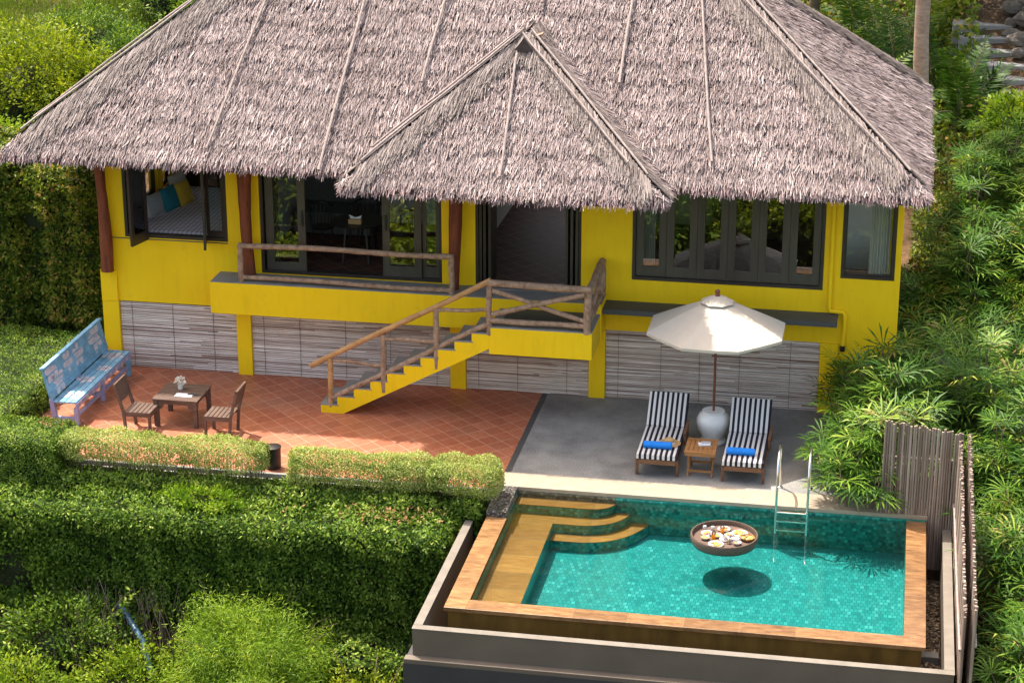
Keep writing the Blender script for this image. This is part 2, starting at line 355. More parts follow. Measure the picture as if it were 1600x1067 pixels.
def copy_tree(o, loc, rz=0, label=None, scale=1, group=None):
    c = o.copy(); COL.objects.link(c); c.location = loc; c.rotation_euler = (0, 0, rz); c.scale = (scale,)*3
    if label: c['label'] = label
    if group: c['group'] = group
    for ch in list(o.children):
        d = ch.copy(); COL.objects.link(d); d.parent = c
        for gch in list(ch.children):
            e = gch.copy(); COL.objects.link(e); e.parent = d
    return c
def structure(o): return tag(o, kind='structure')

# leaves as numpy quads
def unit(a): return a/np.maximum(np.linalg.norm(a, axis=-1, keepdims=True), 1e-9)
class Leaves:
    def __init__(s): s.V = []; s.Rr = []
    def quads(s, p, d, nrm, L, W, rnd, back=.35):
        p, d, nrm = map(np.asarray, (p, d, nrm)); d = unit(d); sd = unit(np.cross(d, nrm)); n = len(p)
        L = np.broadcast_to(L, (n,))[:, None]; W = np.broadcast_to(W, (n,))[:, None]
        q = np.stack([p, p+d*L*.45+sd*W/2, p+d*L, p+d*L*.45-sd*W/2], 1)
        s.V.append(q.reshape(-1, 3)); s.Rr.append(np.repeat(np.broadcast_to(rnd, (n,)), 4))
    def strips(s, p, d, w, L, W, rnd, wt=.4):  # tapered strips, w = side dir
        n = len(p); d = unit(d); w = unit(w); L = np.broadcast_to(L, (n,))[:, None]; W = np.broadcast_to(W, (n,))[:, None]
        q = np.stack([p-w*W/2, p+w*W/2, p+d*L+w*W*wt/2, p+d*L-w*W*wt/2], 1)
        s.V.append(q.reshape(-1, 3)); s.Rr.append(np.repeat(np.broadcast_to(rnd, (n,)), 4))
    def build(s, name, mat, parent=None, local=False):
        v = np.concatenate(s.V); r = np.clip(np.concatenate(s.Rr), 0, 1); f = np.arange(len(v)).reshape(-1, 4)
        return mesh_obj(name, v, f, r, mat, parent, False, 0, local)
def rdir(n, z=0.): 
    a = RNG.normal(size=(n, 3)); a[:, 2] += z; return unit(a)
def lump(p, s=1.0, k=0):
    x, y, z = p[:, 0]*s, p[:, 1]*s, p[:, 2]*s
    return (np.sin(2.1*x+1.3*y+k)+np.sin(3.7*y-1.9*z+2*k)+np.sin(4.3*z+2.7*x-k)+.7*np.sin(7.1*x+6.3*y+3*k)+.7*np.sin(8.3*y+7.7*z-2*k))/4.4
LLL = Leaves

# ------------------------------------------------------------------ terrain
def sstep(a, b, t): t = np.clip((t-a)/(b-a), 0, 1); return t*t*(3-2*t)
def H(x, y):
    x = np.asarray(x, float); y = np.asarray(y, float)
    left_hi = np.where(y > 1.5, .17*(y-1.5), 0)-.12
    low = -2.3+.28*np.minimum(y+5.5, 0)
    zl = low+(left_hi-low)*sstep(-5.3, -4.4, y)
    right_hi = .30*np.maximum(y-1, 0)-.25
    lowr = -1.6+.28*np.minimum(y+11, 0)
    zr = lowr+(right_hi-lowr)*sstep(-9, 0, y)
    k = sstep(12.2, 13.2, x)
    z = zl*(1-k)+zr*k
    z = np.where((x > 5.0) & (x < 12.9) & (y < -3.9) & (y > -9.3), np.minimum(z, -2.0), z)
    return z+.06*np.sin(1.7*x+.6*y)*np.where((np.abs(y+2) < 3) & (x > -5) & (x < 12.5), 0, 1)
xs = np.concatenate([np.arange(-40, -8, 2), np.arange(-8, 20, .3), np.arange(20, 50, 2)]); ys = np.concatenate([np.arange(-60, -14, 2), np.arange(-14, 24, .3), np.arange(24, 90, 3)])
X, Y = np.meshgrid(xs, ys); Z = H(X, Y); nx = len(xs)
gv = np.stack([X, Y, Z], -1).reshape(-1, 3); idx = np.arange(len(gv)).reshape(X.shape)
gf = np.stack([idx[:-1, :-1], idx[:-1, 1:], idx[1:, 1:], idx[1:, :-1]], -1).reshape(-1, 4)
structure(mesh_obj('ground', gv, gf, np.full(len(gv), .5), 'soil', smooth=True, local=True))

# terrace
structure(MB().box(-3.6, 5.60, -4.35, .02, -.25, 0).build('tiled_terrace', 'terra', local=True))
structure(MB().box(5.70, 12.34, -3.62, .02, -.25, 0).build('grey_terrace', 'pave', local=True))
structure(MB().box(5.60, 5.70, -4.0, .02, -.25, .003).build('terrace_divider', 'darkslab', local=True))
m = MB(); m.box(5.60, 12.34, -4.17, -3.62, -.06, .004); structure(m.build('terrace_edge', 'kerb', local=True, bev=.006))
structure(MB().box(-3.6, 5.60, -4.42, -4.35, -.4, .02).build('terrace_kerb', 'concrete', local=True, bev=.01))
structure(MB().box(-3.6, 5.55, -4.48, -4.42, -2.5, -.05).build('terrace_retaining_wall', 'concrete', local=True))

# ------------------------------------------------------------------ villa
villa = thing('thatched_villa', (4.6, 0, 0), 'yellow villa with a thatched hipped roof and porch above the terrace', 'house')
XL, XR, YB, FL, CE = -2.5, 11.72, 6.4, 1.93, 4.15
OPEN = [(-2.03, -.10, 2.49, CE), (.50, 3.80, 1.95, CE), (4.40, 6.27, 1.95, CE), (7.16, 10.43, 2.22, CE), (10.72, 11.62, 2.45, CE)]
m = MB()
# front wall, upper
m.box(XL, XR, 0, .22, 1.27, 1.945)
xc = XL
for a, b, z0, z1 in OPEN:
    m.box(xc, a, 0, .22, 1.9452, CE); xc = b
    if z0 > 1.96: m.box(a, b, 0, .2199, 1.9452, z0)
m.box(xc, XR, 0, .22, 1.9452, CE)
m.box(10.72, XR, 0, .22, 0, 1.27)          # right solid wall
# side walls with windows on the left
m.box(XL, XL+.2, .22, .7, 0, CE); m.box(XL, XL+.2, .7, 1.5, 0, 2.6); m.box(XL, XL+.2, 1.5, 1.75, 0, CE)
m.box(XL, XL+.2, 1.75, 2.6, 0, 2.6); m.box(XL, XL+.2, 2.6, 2.85, 0, CE); m.box(XL, XL+.2, 2.85, 3.4, 0, 2.6); m.box(XL, XL+.2, 3.4, YB, 0, CE)
m.box(XR-.2, XR, .22, .8, 0, CE); m.box(XR-.2, XR, .8, 1.9, 0, 2.6); m.box(XR-.2, XR, 1.9, YB, 0, CE); m.box(XL, XR, YB, YB+.2, 0, 2.5); m.box(XL, XR, YB, YB+.2, 3.9, CE)  # unseen right and back openings, added to let light into the rooms
for a, b in ((XL, -1.8), (-.2, .6), (3.5, 4.3), (6.3, 7.1), (10.2, XR)): m.box(a, b, YB, YB+.2, 2.5001, 3.8999)
m.build('wall', 'yellow', villa)
m = MB()
for a, b in ((-2.53, -2.22), (0, .27), (3.94, 4.22), (6.43, 6.72), (10.44, 10.75)):
    MB().box(a, b, -.045, .2, -.01, 1.268).build('pillar', 'yellow', villa, bev=.008)
m = MB(); m.box(XL-.03, -2.22, -.06, 0, 1.268, 1.86); m.build('corner_buttress', 'yellow', villa, bev=.01)
# back of the undercroft
MB().box(-2.3, 10.7, .14, .2, 0, 1.27).build('undercroft_wall', 'base', villa)
# bamboo screens
def screen(a, b):
    m = MB(); z = .015
    while z < 1.26:
        r = random.uniform(.0135, .0175); x = a
        while x < b-.02:
            e = min(b, x+random.uniform(.9, 2.4)); y = random.uniform(.02, .03)
            k = random.random(); path = [(x, y, z+random.uniform(-.004, .004)), ((x+e)/2, y, z+random.uniform(-.005, .005)), (e, y, z+random.uniform(-.004, .004))]
            m.tube(path, r*random.uniform(.9, 1.05), 7, k); x = e+.002
        z += 2*r+.003
    o = m.build('bamboo_screen', 'cane', villa, smooth=True)
    k = a+.22
    while k < b:
        w = MB().box(k, k+.006, .0, .006, .02, 1.25).build('tie_wire', 'bark', villa); w.parent = o; k += random.uniform(.65, .9)
for a, b in ((-2.21, -.005), (.275, 3.935), (4.225, 6.425), (6.725, 10.435)): screen(a, b)
# balcony slab and canopy ledge
m = MB(); m.box(-.28, 6.72, -.60, -.046, 1.345, 1.92); m.build('balcony', 'yellow', villa, bev=.006)
m = MB(); m.box(-.27, 6.72, -.59, .0, 1.921, 1.935); m.build('balcony_floor', 'concrete', villa)
m = MB(); m.box(6.722, 10.72, -.52, -.002, 1.73, 1.82); m.build('ledge', 'darkslab', villa, bev=.005)
m = MB(); m.box(-2.46, -.1, -.012, 0, 2.455, 2.47); m.build('sill_groove', 'darkslab', villa)
# red posts
def post(x, y, z0, z1, r):
    n = 14; path = []; rad = []; ph = random.uniform(0, 6)
    for i in range(n+1):
        t = i/n; path.append((x+.022*math.sin(4*t+ph), y+.01*math.sin(5*t), z0+(z1-z0)*t)); rad.append(r*(1+.13*math.sin(6*t+ph)+random.uniform(-.04, .04)))
    MB().tube(path, rad, 12).build('post', 'post', villa, smooth=True)
post(-2.36, -.16, 1.87, 4.25, .105); post(.33, -.22, 1.935, 4.3, .115); post(4.09, -.24, 1.935, 4.3, .105)
# drain pipe
MB().tube([(10.56, -.05, 4.1), (10.56, -.05, 1.93), (10.58, -.06, 1.87), (10.80, -.06, 1.86), (10.83, -.06, 1.80), (10.82, -.06, 1.22)], .038, 10).build('drain_pipe', 'yellow', villa, smooth=True)
MB().tube([(10.82, -.06, 1.26), (10.82, -.06, 1.16)], .046, 10).build('pipe_socket', 'black', villa)

# interior
m = MB(); m.box(XL+.2, XR-.2, .05, YB-.07, 1.90, 1.932); m.build('floor', 'floorin', villa)
m = MB(); m.box(XL, XR, .0, YB+.2, CE+.002, CE+.03); m.build('ceiling', 'inwall', villa)
m = MB()
m.box(.12, .22, .22, YB-.02, FL, CE)
m.box(4.0, 4.1, 1.6, YB-.02, FL, CE); m.box(6.55, 6.65, .22, YB-.02, FL, CE); m.box(10.5, 10.6, .22, YB-.02, FL, CE)
m.box(XL+.2, XR-.2, YB-.06, YB-.001, FL, 2.5)
m.box(.22, 4.0, 3.6, 3.7, FL, CE); m.box(XL+.2, .12, 3.9, 4.0, FL, CE); m.box(6.65, 10.5, 4.5, 4.6, FL, 3.0); m.box(10.6, 11.5, 2.2, 2.3, FL, CE)
m.build('inner_wall', 'inwall', villa)
# side window frames (bedroom)
for a, b in ((.7, 1.5), (1.75, 2.6), (2.85, 3.4)):
    m = MB(); x = XL+.1
    m.box(x-.03, x+.03, a, a+.07, 2.6, CE); m.box(x-.03, x+.03, b-.07, b, 2.6, CE); m.box(x-.03, x+.03, a+.07, b-.07, 2.6, 2.68)
    m.build('window_frame', 'darkwood', villa)
m = MB(); m.box(XL+.2, XL+.26, .25, 3.88, FL, 2.62); m.build('wall_panelling', 'darkwood', villa)

def sash(parent, name, x0, x1, z0, z1, y, fr, mat='frame', handle=None, top=.12, bot=.12):
    o = MB(); o.box(x0, x0+fr, y-.02, y+.02, z0, z1); o.box(x1-fr, x1, y-.02, y+.02, z0, z1)
    o.box(x0+fr, x1-fr, y-.019, y+.019, z0, z0+bot); o.box(x0+fr, x1-fr, y-.019, y+.019, z1-top, z1)
    s = o.build(name, mat, parent)
    def child(mb, nm, mt):
        c = mb.build(nm, mt, parent); c.parent = s; return c
    child(MB().box(x0+fr, x1-fr, y-.003, y+.003, z0+bot, z1-top), 'pane', 'glass')
    if handle is not None: child(MB().box(handle-.015, handle+.015, y-.05, y-.02, 2.85, 3.12), 'handle', 'black')
    return s
def outer_frame(x0, x1, z0, z1, y0, y1, w, mat='frame', name='window_frame'):
    m = MB(); m.box(x0, x0+w, y0, y1, z0, z1); m.box(x1-w, x1, y0, y1, z0, z1); m.box(x0+w, x1-w, y0, y1, z0, z0+w); m.box(x0+w, x1-w, y0, y1, z1-w, z1)
    return m.build(name, mat, villa)
# bedroom window with two sashes swung outwards
outer_frame(-2.03, -.10, 2.49, CE-.01, .0, .14, .06)
def swung(hx, ang, w, label=None):
    d = Vector((math.cos(ang), math.sin(ang), 0)); nn = Vector((-d.y, d.x, 0)); p = Vector((hx, .0, 0)); z0, z1 = 2.46, CE-.05; fr = .085
    m = MB()
    for t in (fr/2, w-fr/2): m.obox(p+d*t+Vector((0, 0, (z0+z1)/2)), d, nn, (0, 0, 1), fr/2, .022, (z1-z0)/2)
    m.obox(p+d*w/2+Vector((0, 0, z0+.09)), d, nn, (0, 0, 1), w/2-fr, .021, .09); m.obox(p+d*w/2+Vector((0, 0, z1-.05)), d, nn, (0, 0, 1), w/2-fr, .021, .05)
    s = m.build('window_sash', 'frame', villa)
    q = MB().obox(p+d*w/2+Vector((0, 0, (z0+z1)/2+.04)), d, nn, (0, 0, 1), w/2-fr, .003, (z1-z0)/2-.14).build('pane', 'glass', villa); q.parent = s
swung(-1.60, R(-104), .52); swung(-.52, R(-73), .50)
sash(villa, 'window_sash', -1.96, -1.62, 2.55, CE-.06, .05, .05, bot=.06)
sash(villa, 'window_sash', -.50, -.16, 2.55, CE-.06, .05, .055)
# sliding doors
outer_frame(.50, 3.80, 1.95, CE-.01, .03, .19, .055, name='door_frame')
sash(villa, 'sliding_door', .60, 1.32, 1.99, CE-.06, .08, .14, 'framegrey', 1.27, bot=.16)
sash(villa, 'sliding_door', .57, .80, 1.99, CE-.06, .14, .05, 'framegrey', bot=.16)
sash(villa, 'sliding_door', 2.72, 3.42, 1.99, CE-.06, .08, .13, 'framegrey', 2.79, bot=.20)
sash(villa, 'sliding_door', 3.43, 3.74, 1.99, CE-.06, .14, .07, 'framegrey', bot=.20)
# entrance
outer_frame(4.40, 6.27, 1.95, CE-.01, .03, .19, .05, name='door_frame')
for x in (4.46, 4.53, 4.62): m = MB().box(x, x+.045, .05, .62, 1.97, CE-.06); m.build('folded_door', 'frame', villa)
for x in (5.98, 6.07, 6.16): m = MB().box(x, x+.045, .05, .55, 1.97, CE-.06); m.build('folded_door', 'framegrey', villa)
MB().box(4.3, 6.3, -.12, .02, 1.9355, 1.946).build('threshold', 'concrete', villa)
M['glass_clear'] = M['glass'].copy(); M['glass_clear'].name = 'clear_window_glass'
for nd in M['glass_clear'].node_tree.nodes:
    if nd.type == 'FRESNEL': nd.inputs[0].default_value = 1.45
# big bay of folding panels
outer_frame(7.16, 10.43, 2.22, CE-.01, -.015, .17, .055)
pw = (10.37-7.22)/6
for i in range(6): sash(villa, 'folding_window', 7.22+i*pw, 7.22+(i+1)*pw-.006, 2.28, CE-.06, .06, .125, 'framegrey', bot=.17)
# small window
outer_frame(10.72, 11.62, 2.45, CE-.01, -.01, .17, .05); sw = sash(villa, 'window_sash', 10.77, 11.57, 2.50, CE-.06, .05, .03, bot=.03)
for c_ in sw.children:
    if c_.name.startswith('pane'): c_.data.materials[0] = M['glass_clear']

# ------------------------------------------------------------------ thatch
def thatch(poly_fn, e, up, org, S, rows, parent, name, pitch_n, dens=1.0, mat='thatch', fringe=True, tip_mat='thatch_tip'):
    """org + e*x + up*s ; poly_fn(s) -> (x0,x1)"""
    e, up, nrm, org = [np.array(a, float) for a in (e, up, pitch_n, org)]
    L = Leaves(); d0 = -up
    for k in range(rows):
        s = S*k/rows
        x0, x1 = poly_fn(s)
        if x1-x0 < .05: continue
        n = int((x1-x0)/.0165*dens)
        for lay in range(2):
            x = RNG.uniform(x0, x1, n); ss = s+RNG.uniform(-.05, .05, n)+.03*np.sin(x*1.7+k*.3)+.14
            fr = ((ss+.06*np.sin(x*1.3)+.03*np.sin(x*4.1))/.46) % 1.0
            lift = RNG.uniform(.0, .05, n)*(1+.5*np.sin(x*.9+k*.4))
            base = org+e*x[:, None]+up*ss[:, None]+nrm*(.015+.02*lay+.024*(1-fr))[:, None]
            ln = RNG.uniform(.12, .25, n)
            dd = d0+e*RNG.normal(0, .17, n)[:, None]+nrm*(RNG.uniform(-.02, .26, n)+lift*1.2)[:, None]
            w = e+nrm*RNG.normal(0, .55, n)[:, None]
            big = .5+.5*lump(np.stack([x*1.1, ss*3.0, x*0], -1), 1.0, 0)+.25*lump(np.stack([x*.5, ss*.6, x*0], -1), 1.0, 3)
            r = np.clip(RNG.beta(1.7, 1.6, n)*.78+.26*big, 0, 1)
            L.strips(base, dd, w, ln, RNG.uniform(.010, .025, n), r, .45)
    o = L.build(name, mat, parent)
    if fringe:
        L = Leaves(); x0, x1 = poly_fn(0); n = int((x1-x0)/.006*dens)
        x = RNG.uniform(x0-.03, x1+.03, n); t = RNG.uniform(0, 1, n)
        base = org+e*x[:, None]+up*(.10-.04*t)[:, None]+nrm*(.05-.10*t)[:, None]
        clump = .06*np.sin(x*9)+.05*np.sin(x*23+1)
        ln = RNG.uniform(.11, .20, n)+.5*np.abs(clump)
        dd = d0+e*(RNG.normal(0, .2, n)+clump)[:, None]+np.array([0, 0, -1])*RNG.uniform(-.1, .40, n)[:, None]
        L.strips(base, dd, e+nrm*RNG.normal(0, .5, n)[:, None], ln, RNG.uniform(.012, .03, n), RNG.beta(2, 1.8, n), .3)
        L.build('eave_fringe', tip_mat, parent)
    return o
PM = .78; ct = 1/math.hypot(1, PM); st = PM*ct
EX0, EX1, EY0, EY1, EZ = -3.68, 12.05, -1.35, 7.0, 4.25
run = (EY1-EY0)/2; SL = run/ct; RZ = EZ+run*PM
def roof_under(pts_list, name, parent, thick=.10):
    m = MB()
    for pts in pts_list:
        n = len(pts); top = [tuple(p) for p in pts]; bot = [(p[0], p[1], p[2]-thick) for p in pts]
        m.add(top+bot, [tuple(range(n)), tuple(range(2*n-1, n-1, -1))]+[(i, i+n, (i+1) % n+n, (i+1) % n) for i in range(n)])
    return m.build(name, 'under', parent)
A = (EX0, EY0, EZ); B = (EX1, EY0, EZ); Cc = (EX1, EY1, EZ); D = (EX0, EY1, EZ); RL = (EX0+run, (EY0+EY1)/2, RZ); RR = (EX1-run, (EY0+EY1)/2, RZ)
roof = roof_under([(A, B, RR, RL), (B, Cc, RR), (Cc, D, RL, RR), (D, A, RL)], 'roof', villa)
roof.location = (0, 0, 0)
W = EX1-EX0; Dp = EY1-EY0
def par(o): o.parent = roof; return o
def kid(fn):     # run a builder on villa coordinates, then hang new villa children under roof
    before = set(villa.children); fn(); 
    for o in villa.children:
        if o not in before and o is not roof: o.parent = roof
kid(lambda: thatch(lambda s: (s*ct, W-s*ct), (1, 0, 0), (0, ct, st), A, SL, 62, villa, 'thatch_slope', (0, -st, ct)))
kid(lambda: thatch(lambda s: (s*ct, Dp-s*ct), (0, 1, 0), (-ct, 0, st), B, SL, 62, villa, 'thatch_slope', (st, 0, ct)))
kid(lambda: thatch(lambda s: (s*ct, Dp-s*ct), (0, -1, 0), (ct, 0, st), D, SL, 24, villa, 'thatch_slope', (-st, 0, ct), .6))
kid(lambda: thatch(lambda s: (s*ct, W-s*ct), (-1, 0, 0), (0, -ct, st), Cc, SL, 20, villa, 'thatch_slope', (0, st, ct), .4))
def hip_cap(p0, p1, na, nb, width, name='hip_cap', pole=True, parent=villa):
    """straw laid over a hip; na, nb = normals of the two slopes"""
    p0, p1, na, nb = [np.array(a, float) for a in (p0, p1, na, nb)]; h = p1-p0; Lh = np.linalg.norm(h); h = h/Lh; up = unit(na+nb)
    L = Leaves()
    for nn, sgn in ((na, 1), (nb, -1)):
        side = np.cross(nn, h)*sgn; side = side if np.dot(side, up) < 0 else -side
        n = int(Lh*1100)
        t = (.10+.9*RNG.random(n))*Lh; q = RNG.uniform(0, 1, n)**.8
        edge = width*(.85+.13*np.sin(t*5.1)+.10*np.sin(t*13)+RNG.normal(0, .14, n))
        base = p0+h*t[:, None]+side*(q*edge*.8)[:, None]+up*(.09+.03*RNG.random(n)-.05*q)[:, None]+nn*.03
        dd = side*(.35+.3*RNG.random(n))[:, None]-h*(1.0+RNG.normal(0, .22, n))[:, None]+nn*RNG.uniform(-.08, .10, n)[:, None]
        L.strips(base, dd, np.cross(nn, dd), RNG.uniform(.22, .42, n), RNG.uniform(.012, .028, n), RNG.beta(2, 2.4, n), .4)
    o = L.build(name, 'thatch_cap', parent)
    if not pole: return o
    m = MB(); a = Vector(p0+h*.55+up*.17); b = Vector(p1+up*.19); m.log(a, b, .020, 14, .012); m.build('bamboo_pole', 'pole', parent, smooth=True)
    s2 = np.cross(up, h)*.16; m = MB(); m.log(Vector(p0+h*.9+up*.15+s2), Vector(p1+up*.13+s2), .018, 14, .014); m.build('bamboo_pole', 'pole', parent, smooth=True)
nF, nR, nL, nB = (0, -st, ct), (st, 0, ct), (-st, 0, ct), (0, st, ct)
kid(lambda: hip_cap(B, RR, nF, nR, .42)); kid(lambda: hip_cap(A, RL, nF, nL, .46)); kid(lambda: hip_cap(Cc, RR, nR, nB, .3, pole=False)); kid(lambda: hip_cap(D, RL, nL, nB, .3, pole=False))
kid(lambda: hip_cap(RL, RR, nF, nB, .4, 'ridge_cap'))
def poles(lst, parent):
    for p0, p1, r in lst: MB().log(p0, p1, r, 12, .008, 8).build('bamboo_pole', 'pole', parent, smooth=True)
def onroof(x, y, h=.145): return (x, y-st*h, EZ+(y-EY0)*PM+ct*h)
kid(lambda: poles([(onroof(0, -1.15), onroof(.45, 2.4), .022), (onroof(2.04, -1.42), onroof(2.15, 2.4), .026), (onroof(3.47, .14), onroof(3.62, 2.4), .024),
    (onroof(6.86, .26), onroof(6.88, 2.4), .024), (onroof(8.57, -.98), onroof(7.95, 2.4), .022), (onroof(5.30, 1.62), onroof(5.3, 2.5), .026)], villa))
# porch roof
px0, px1, py0, pz = 2.63, 7.92, -2.32, 4.24; pc = (px0+px1)/2; pr = (px1-px0)/2; PZ = pz+pr*PM; PKy = py0+pr; RGy = EY0+(PZ-EZ)/PM
bl = EY0+(pz-EZ)/PM
PA, PB, PK, PG = (px0, py0, pz), (px1, py0, pz), (pc, PKy, PZ), (pc, RGy, PZ)
porch = roof_under([(PA, PB, PK), (PA, PK, PG, (px0, bl+.05, pz)), (PB, (px1, bl+.05, pz), PG, PK)], 'porch_roof', villa, .08)
def kid2(fn):
    before = set(villa.children); fn()
    for o in villa.children:
        if o not in before and o is not porch: o.parent = porch
psl = pr/ct
kid2(lambda: thatch(lambda s: (s*ct, px1-px0-s*ct), (1, 0, 0), (0, ct, st), PA, psl, 42, villa, 'thatch_slope', nF))
kid2(lambda: thatch(lambda s: (max(-(s*ct)-(bl-py0)-.05, -(RGy-py0)), -s*ct), (0, -1, 0), (ct, 0, st), PA, psl, 40, villa, 'thatch_slope', nL))
kid2(lambda: thatch(lambda s: (s*ct, min((bl-py0)+s*ct+.05, RGy-py0)), (0, 1, 0), (-ct, 0, st), PB, psl, 40, villa, 'thatch_slope', nR))
kid2(lambda: hip_cap(PA, PK, nF, nL, .30)); kid2(lambda: hip_cap(PB, PK, nF, nR, .30)); kid2(lambda: hip_cap(PK, PG, nL, nR, .4, 'ridge_cap'))
kid2(lambda: poles([((5.25, py0+.15, pz+.15*PM+.17), (5.16, py0+2.2, pz+2.2*PM+.17), .022)], villa))
def gablet():
    m = MB(); m.obox((pc-.02, PKy-.10, PZ-.02), (1, .25, .35), (0, 1, 0), (0, 0, 1), .30, .10, .02); m.obox((pc+.05, PKy-.2, PZ-.16), (1, -.2, -.15), (0, 1, 0), (0, 0, 1), .24, .08, .02)
    m.build('ridge_shingle', 'log', villa)
    m = MB(); m.prism([(pc-.30, PZ-.30), (pc+.26, PZ-.28), (pc, PZ+.08)], PKy-.42, PKy-.36); m.build('ridge_vent', 'under', villa)
kid2(gablet)

# ------------------------------------------------------------------ staircase with landing and log railings
st_ = thing('outdoor_staircase', (3.4, -1.2, 0), 'yellow staircase with grey treads climbing from the tiles to the entrance landing', 'staircase')
TX0, TW_, RI = 1.975, .2976, .1637
y0, y1 = -1.60, -.78
pts = [(TX0, -.003), (TX0, RI-.022)]
for k in range(1, 11): 
    pts.append((TX0+TW_*k, RI*k-.022) if k == 1 else (TX0+TW_*k, RI*k-.022))
    if k < 10: pts.append((TX0+TW_*k, RI*(k+1)-.022))
pts += [(4.951, 1.36), (2.37, -.003)]
m = MB()
prof = [(TX0, 0), (TX0, RI-.022)]
for k in range(1, 11):
    prof.append((TX0+TW_*k, RI*k-.022))
    if k < 10: prof.append((TX0+TW_*k, RI*(k+1)-.022))
# side face as separate quads per step so that the outline stays clean
def under(x): return max(0.0, (x-2.37)*1.36/(4.951-2.37))
for k in range(1, 11):
    xa, xb = TX0+TW_*(k-1), TX0+TW_*k; xm = min(max(xa, 2.37), xb)
    m.prism([(xa, under(xa)-.0), (xm, under(xm)), (xb, under(xb)), (xb, RI*k-.022), (xa, RI*k-.022)] if xm > xa+1e-4 and xm < xb-1e-4 else [(xa, under(xa)), (xb, under(xb)), (xb, RI*k-.022), (xa, RI*k-.022)], y0, y1)
m.build('stringer', 'yellow', st_)
for k in range(1, 11):
    m = MB(); m.box(TX0+TW_*(k-1)-.004, TX0+TW_*k+(.0 if k == 10 else .02), y0-.004, y1, RI*k-.0215, RI*k); m.box(TX0+TW_*(k-1)-.004, TX0+TW_*(k-1), y0+.002, y1, RI*(k-1)+.001, RI*k-.022)
    m.build('tread', 'concrete', st_)
m = MB(); m.box(4.951, 6.706, -1.60, -.601, 1.268, 1.735); m.build('landing', 'yellow', st_, bev=.005)
m = MB(); m.box(4.955, 6.702, -1.596, -.602, 1.7355, 1.755); m.build('landing_floor', 'concrete', st_)
m = MB(); m.box(5.12, 6.55, -1.36, -.61, 1.7552, 1.768); m.build('floor_inset', 'darkslab', st_, bev=.002)
yr = -1.56
handrail = thing('log_handrail', (4.0, -1.56, .1), 'stair and landing railing made of orange and grey logs with a cross brace', 'railing')
P = [(2.15, .10, 1.0), (3.10, .44, 1.49), (4.03, .93, 2.02), (4.95, 1.60, 2.54)]
for i, (x, a, b) in enumerate(P):
    MB().log((x, yr, a), (x, yr, b), .05, 6, .006).build('post', 'log2' if i == 0 else 'log', handrail, smooth=True)
MB().log((1.80, yr, .83), (4.98, yr, 2.57), .050, 16, .008, taper=.95).build('top_rail', 'log2', handrail, smooth=True)
MB().log((2.15, yr, .26), (4.95, yr, 1.80), .048, 14, .010).build('lower_rail', 'log', handrail, smooth=True)
for (xa, za), (xb, zb) in (((2.17, 1.0), (3.1, .94)), ((3.1, 1.46), (4.03, 1.44)), ((4.03, 2.02), (4.95, 2.06))):
    MB().log((xa, yr, za-.04), (xb, yr, zb-.02), .034, 6, .012).build('cross_rail', 'log', handrail, smooth=True)
MB().log((4.93, yr, 2.52), (6.68, yr, 2.49), .062, 10, .006).build('top_rail', 'log', handrail, smooth=True)
MB().log((6.62, yr, 1.72), (6.62, yr, 2.47), .068, 8, .004).build('post', 'log', handrail, smooth=True)
MB().log((5.0, yr, 2.39), (6.58, yr, 1.94), .042, 8, .008).build('brace', 'log', handrail, smooth=True)
MB().log((5.0, yr-.03, 1.98), (6.58, yr-.03, 2.42), .045, 8, .008).build('brace', 'log', handrail, smooth=True)
MB().log((4.98, yr, 1.86), (6.6, yr, 1.85), .048, 8, .005).build('lower_rail', 'log', handrail, smooth=True)
MB().log((6.64, yr, 2.49), (6.66, -.1, 2.55), .062, 8, .006).build('top_rail', 'log', handrail, smooth=True)
MB().log((6.64, yr, 1.90), (6.66, -.1, 1.98), .045, 8, .005).build('lower_rail', 'log', handrail, smooth=True)
MB().log((6.63, yr+.1, 2.40), (6.65, -.2, 2.0), .038, 8, .005).build('brace', 'log', handrail, smooth=True)
MB().log((6.65, yr+.1, 1.95), (6.66, -.2, 2.45), .038, 8, .005).build('brace', 'log', handrail, smooth=True)
MB().log((6.66, -.10, 1.83), (6.66, -.10, 2.58), .06, 6, .004).build('post', 'log', handrail, smooth=True)
br = thing('balcony_railing', (2.2, -.5, 1.935), 'rough log railing with two rails along the narrow balcony before the sliding doors', 'railing')
MB().log((.25, -.5, 2.60), (4.12, -.5, 2.61), .05, 18, .014).build('top_rail', 'log', br, smooth=True)
MB().log((.25, -.5, 2.02), (4.08, -.5, 1.99), .045, 18, .014).build('lower_rail', 'log', br, smooth=True)
for x in (.28, 4.08): MB().log((x, -.5, 1.936), (x, -.5, 2.60), .052, 6, .006).build('post', 'log', br, smooth=True)

# ------------------------------------------------------------------ pool
WZ = -.10
pool = thing('swimming_pool', (9, -6, -.8), 'teal mosaic swimming pool with ochre steps and orange stone coping', 'swimming pool')
PX0, PX1, PY0, PY1 = 5.93, 12.02, -8.05, -4.17; FZ = -.66
MB().box(PX0, PX1, PY0, PY1, FZ-.05, FZ).build('pool_floor', 'mosaic', pool)
MB().box(PX0, 7.5, PY1, PY1+.03, FZ, -.0605).build('pool_wall', 'mosaicg', pool)
MB().box(7.5, PX1+.3, PY1, PY1+.03, FZ, -.0605).build('pool_wall', 'mosaicx', pool)
MB().box(PX0-.03, PX0, PY0, PY1, FZ, WZ-.002).build('pool_wall', 'mosaicy', pool)
MB().box(PX1, PX1+.03, PY0, PY1, FZ, WZ-.002).build('pool_wall', 'mosaicy', pool)
MB().box(PX0, PX1, PY0-.03, PY0, FZ, WZ-.002).build('pool_wall', 'mosaicx', pool)
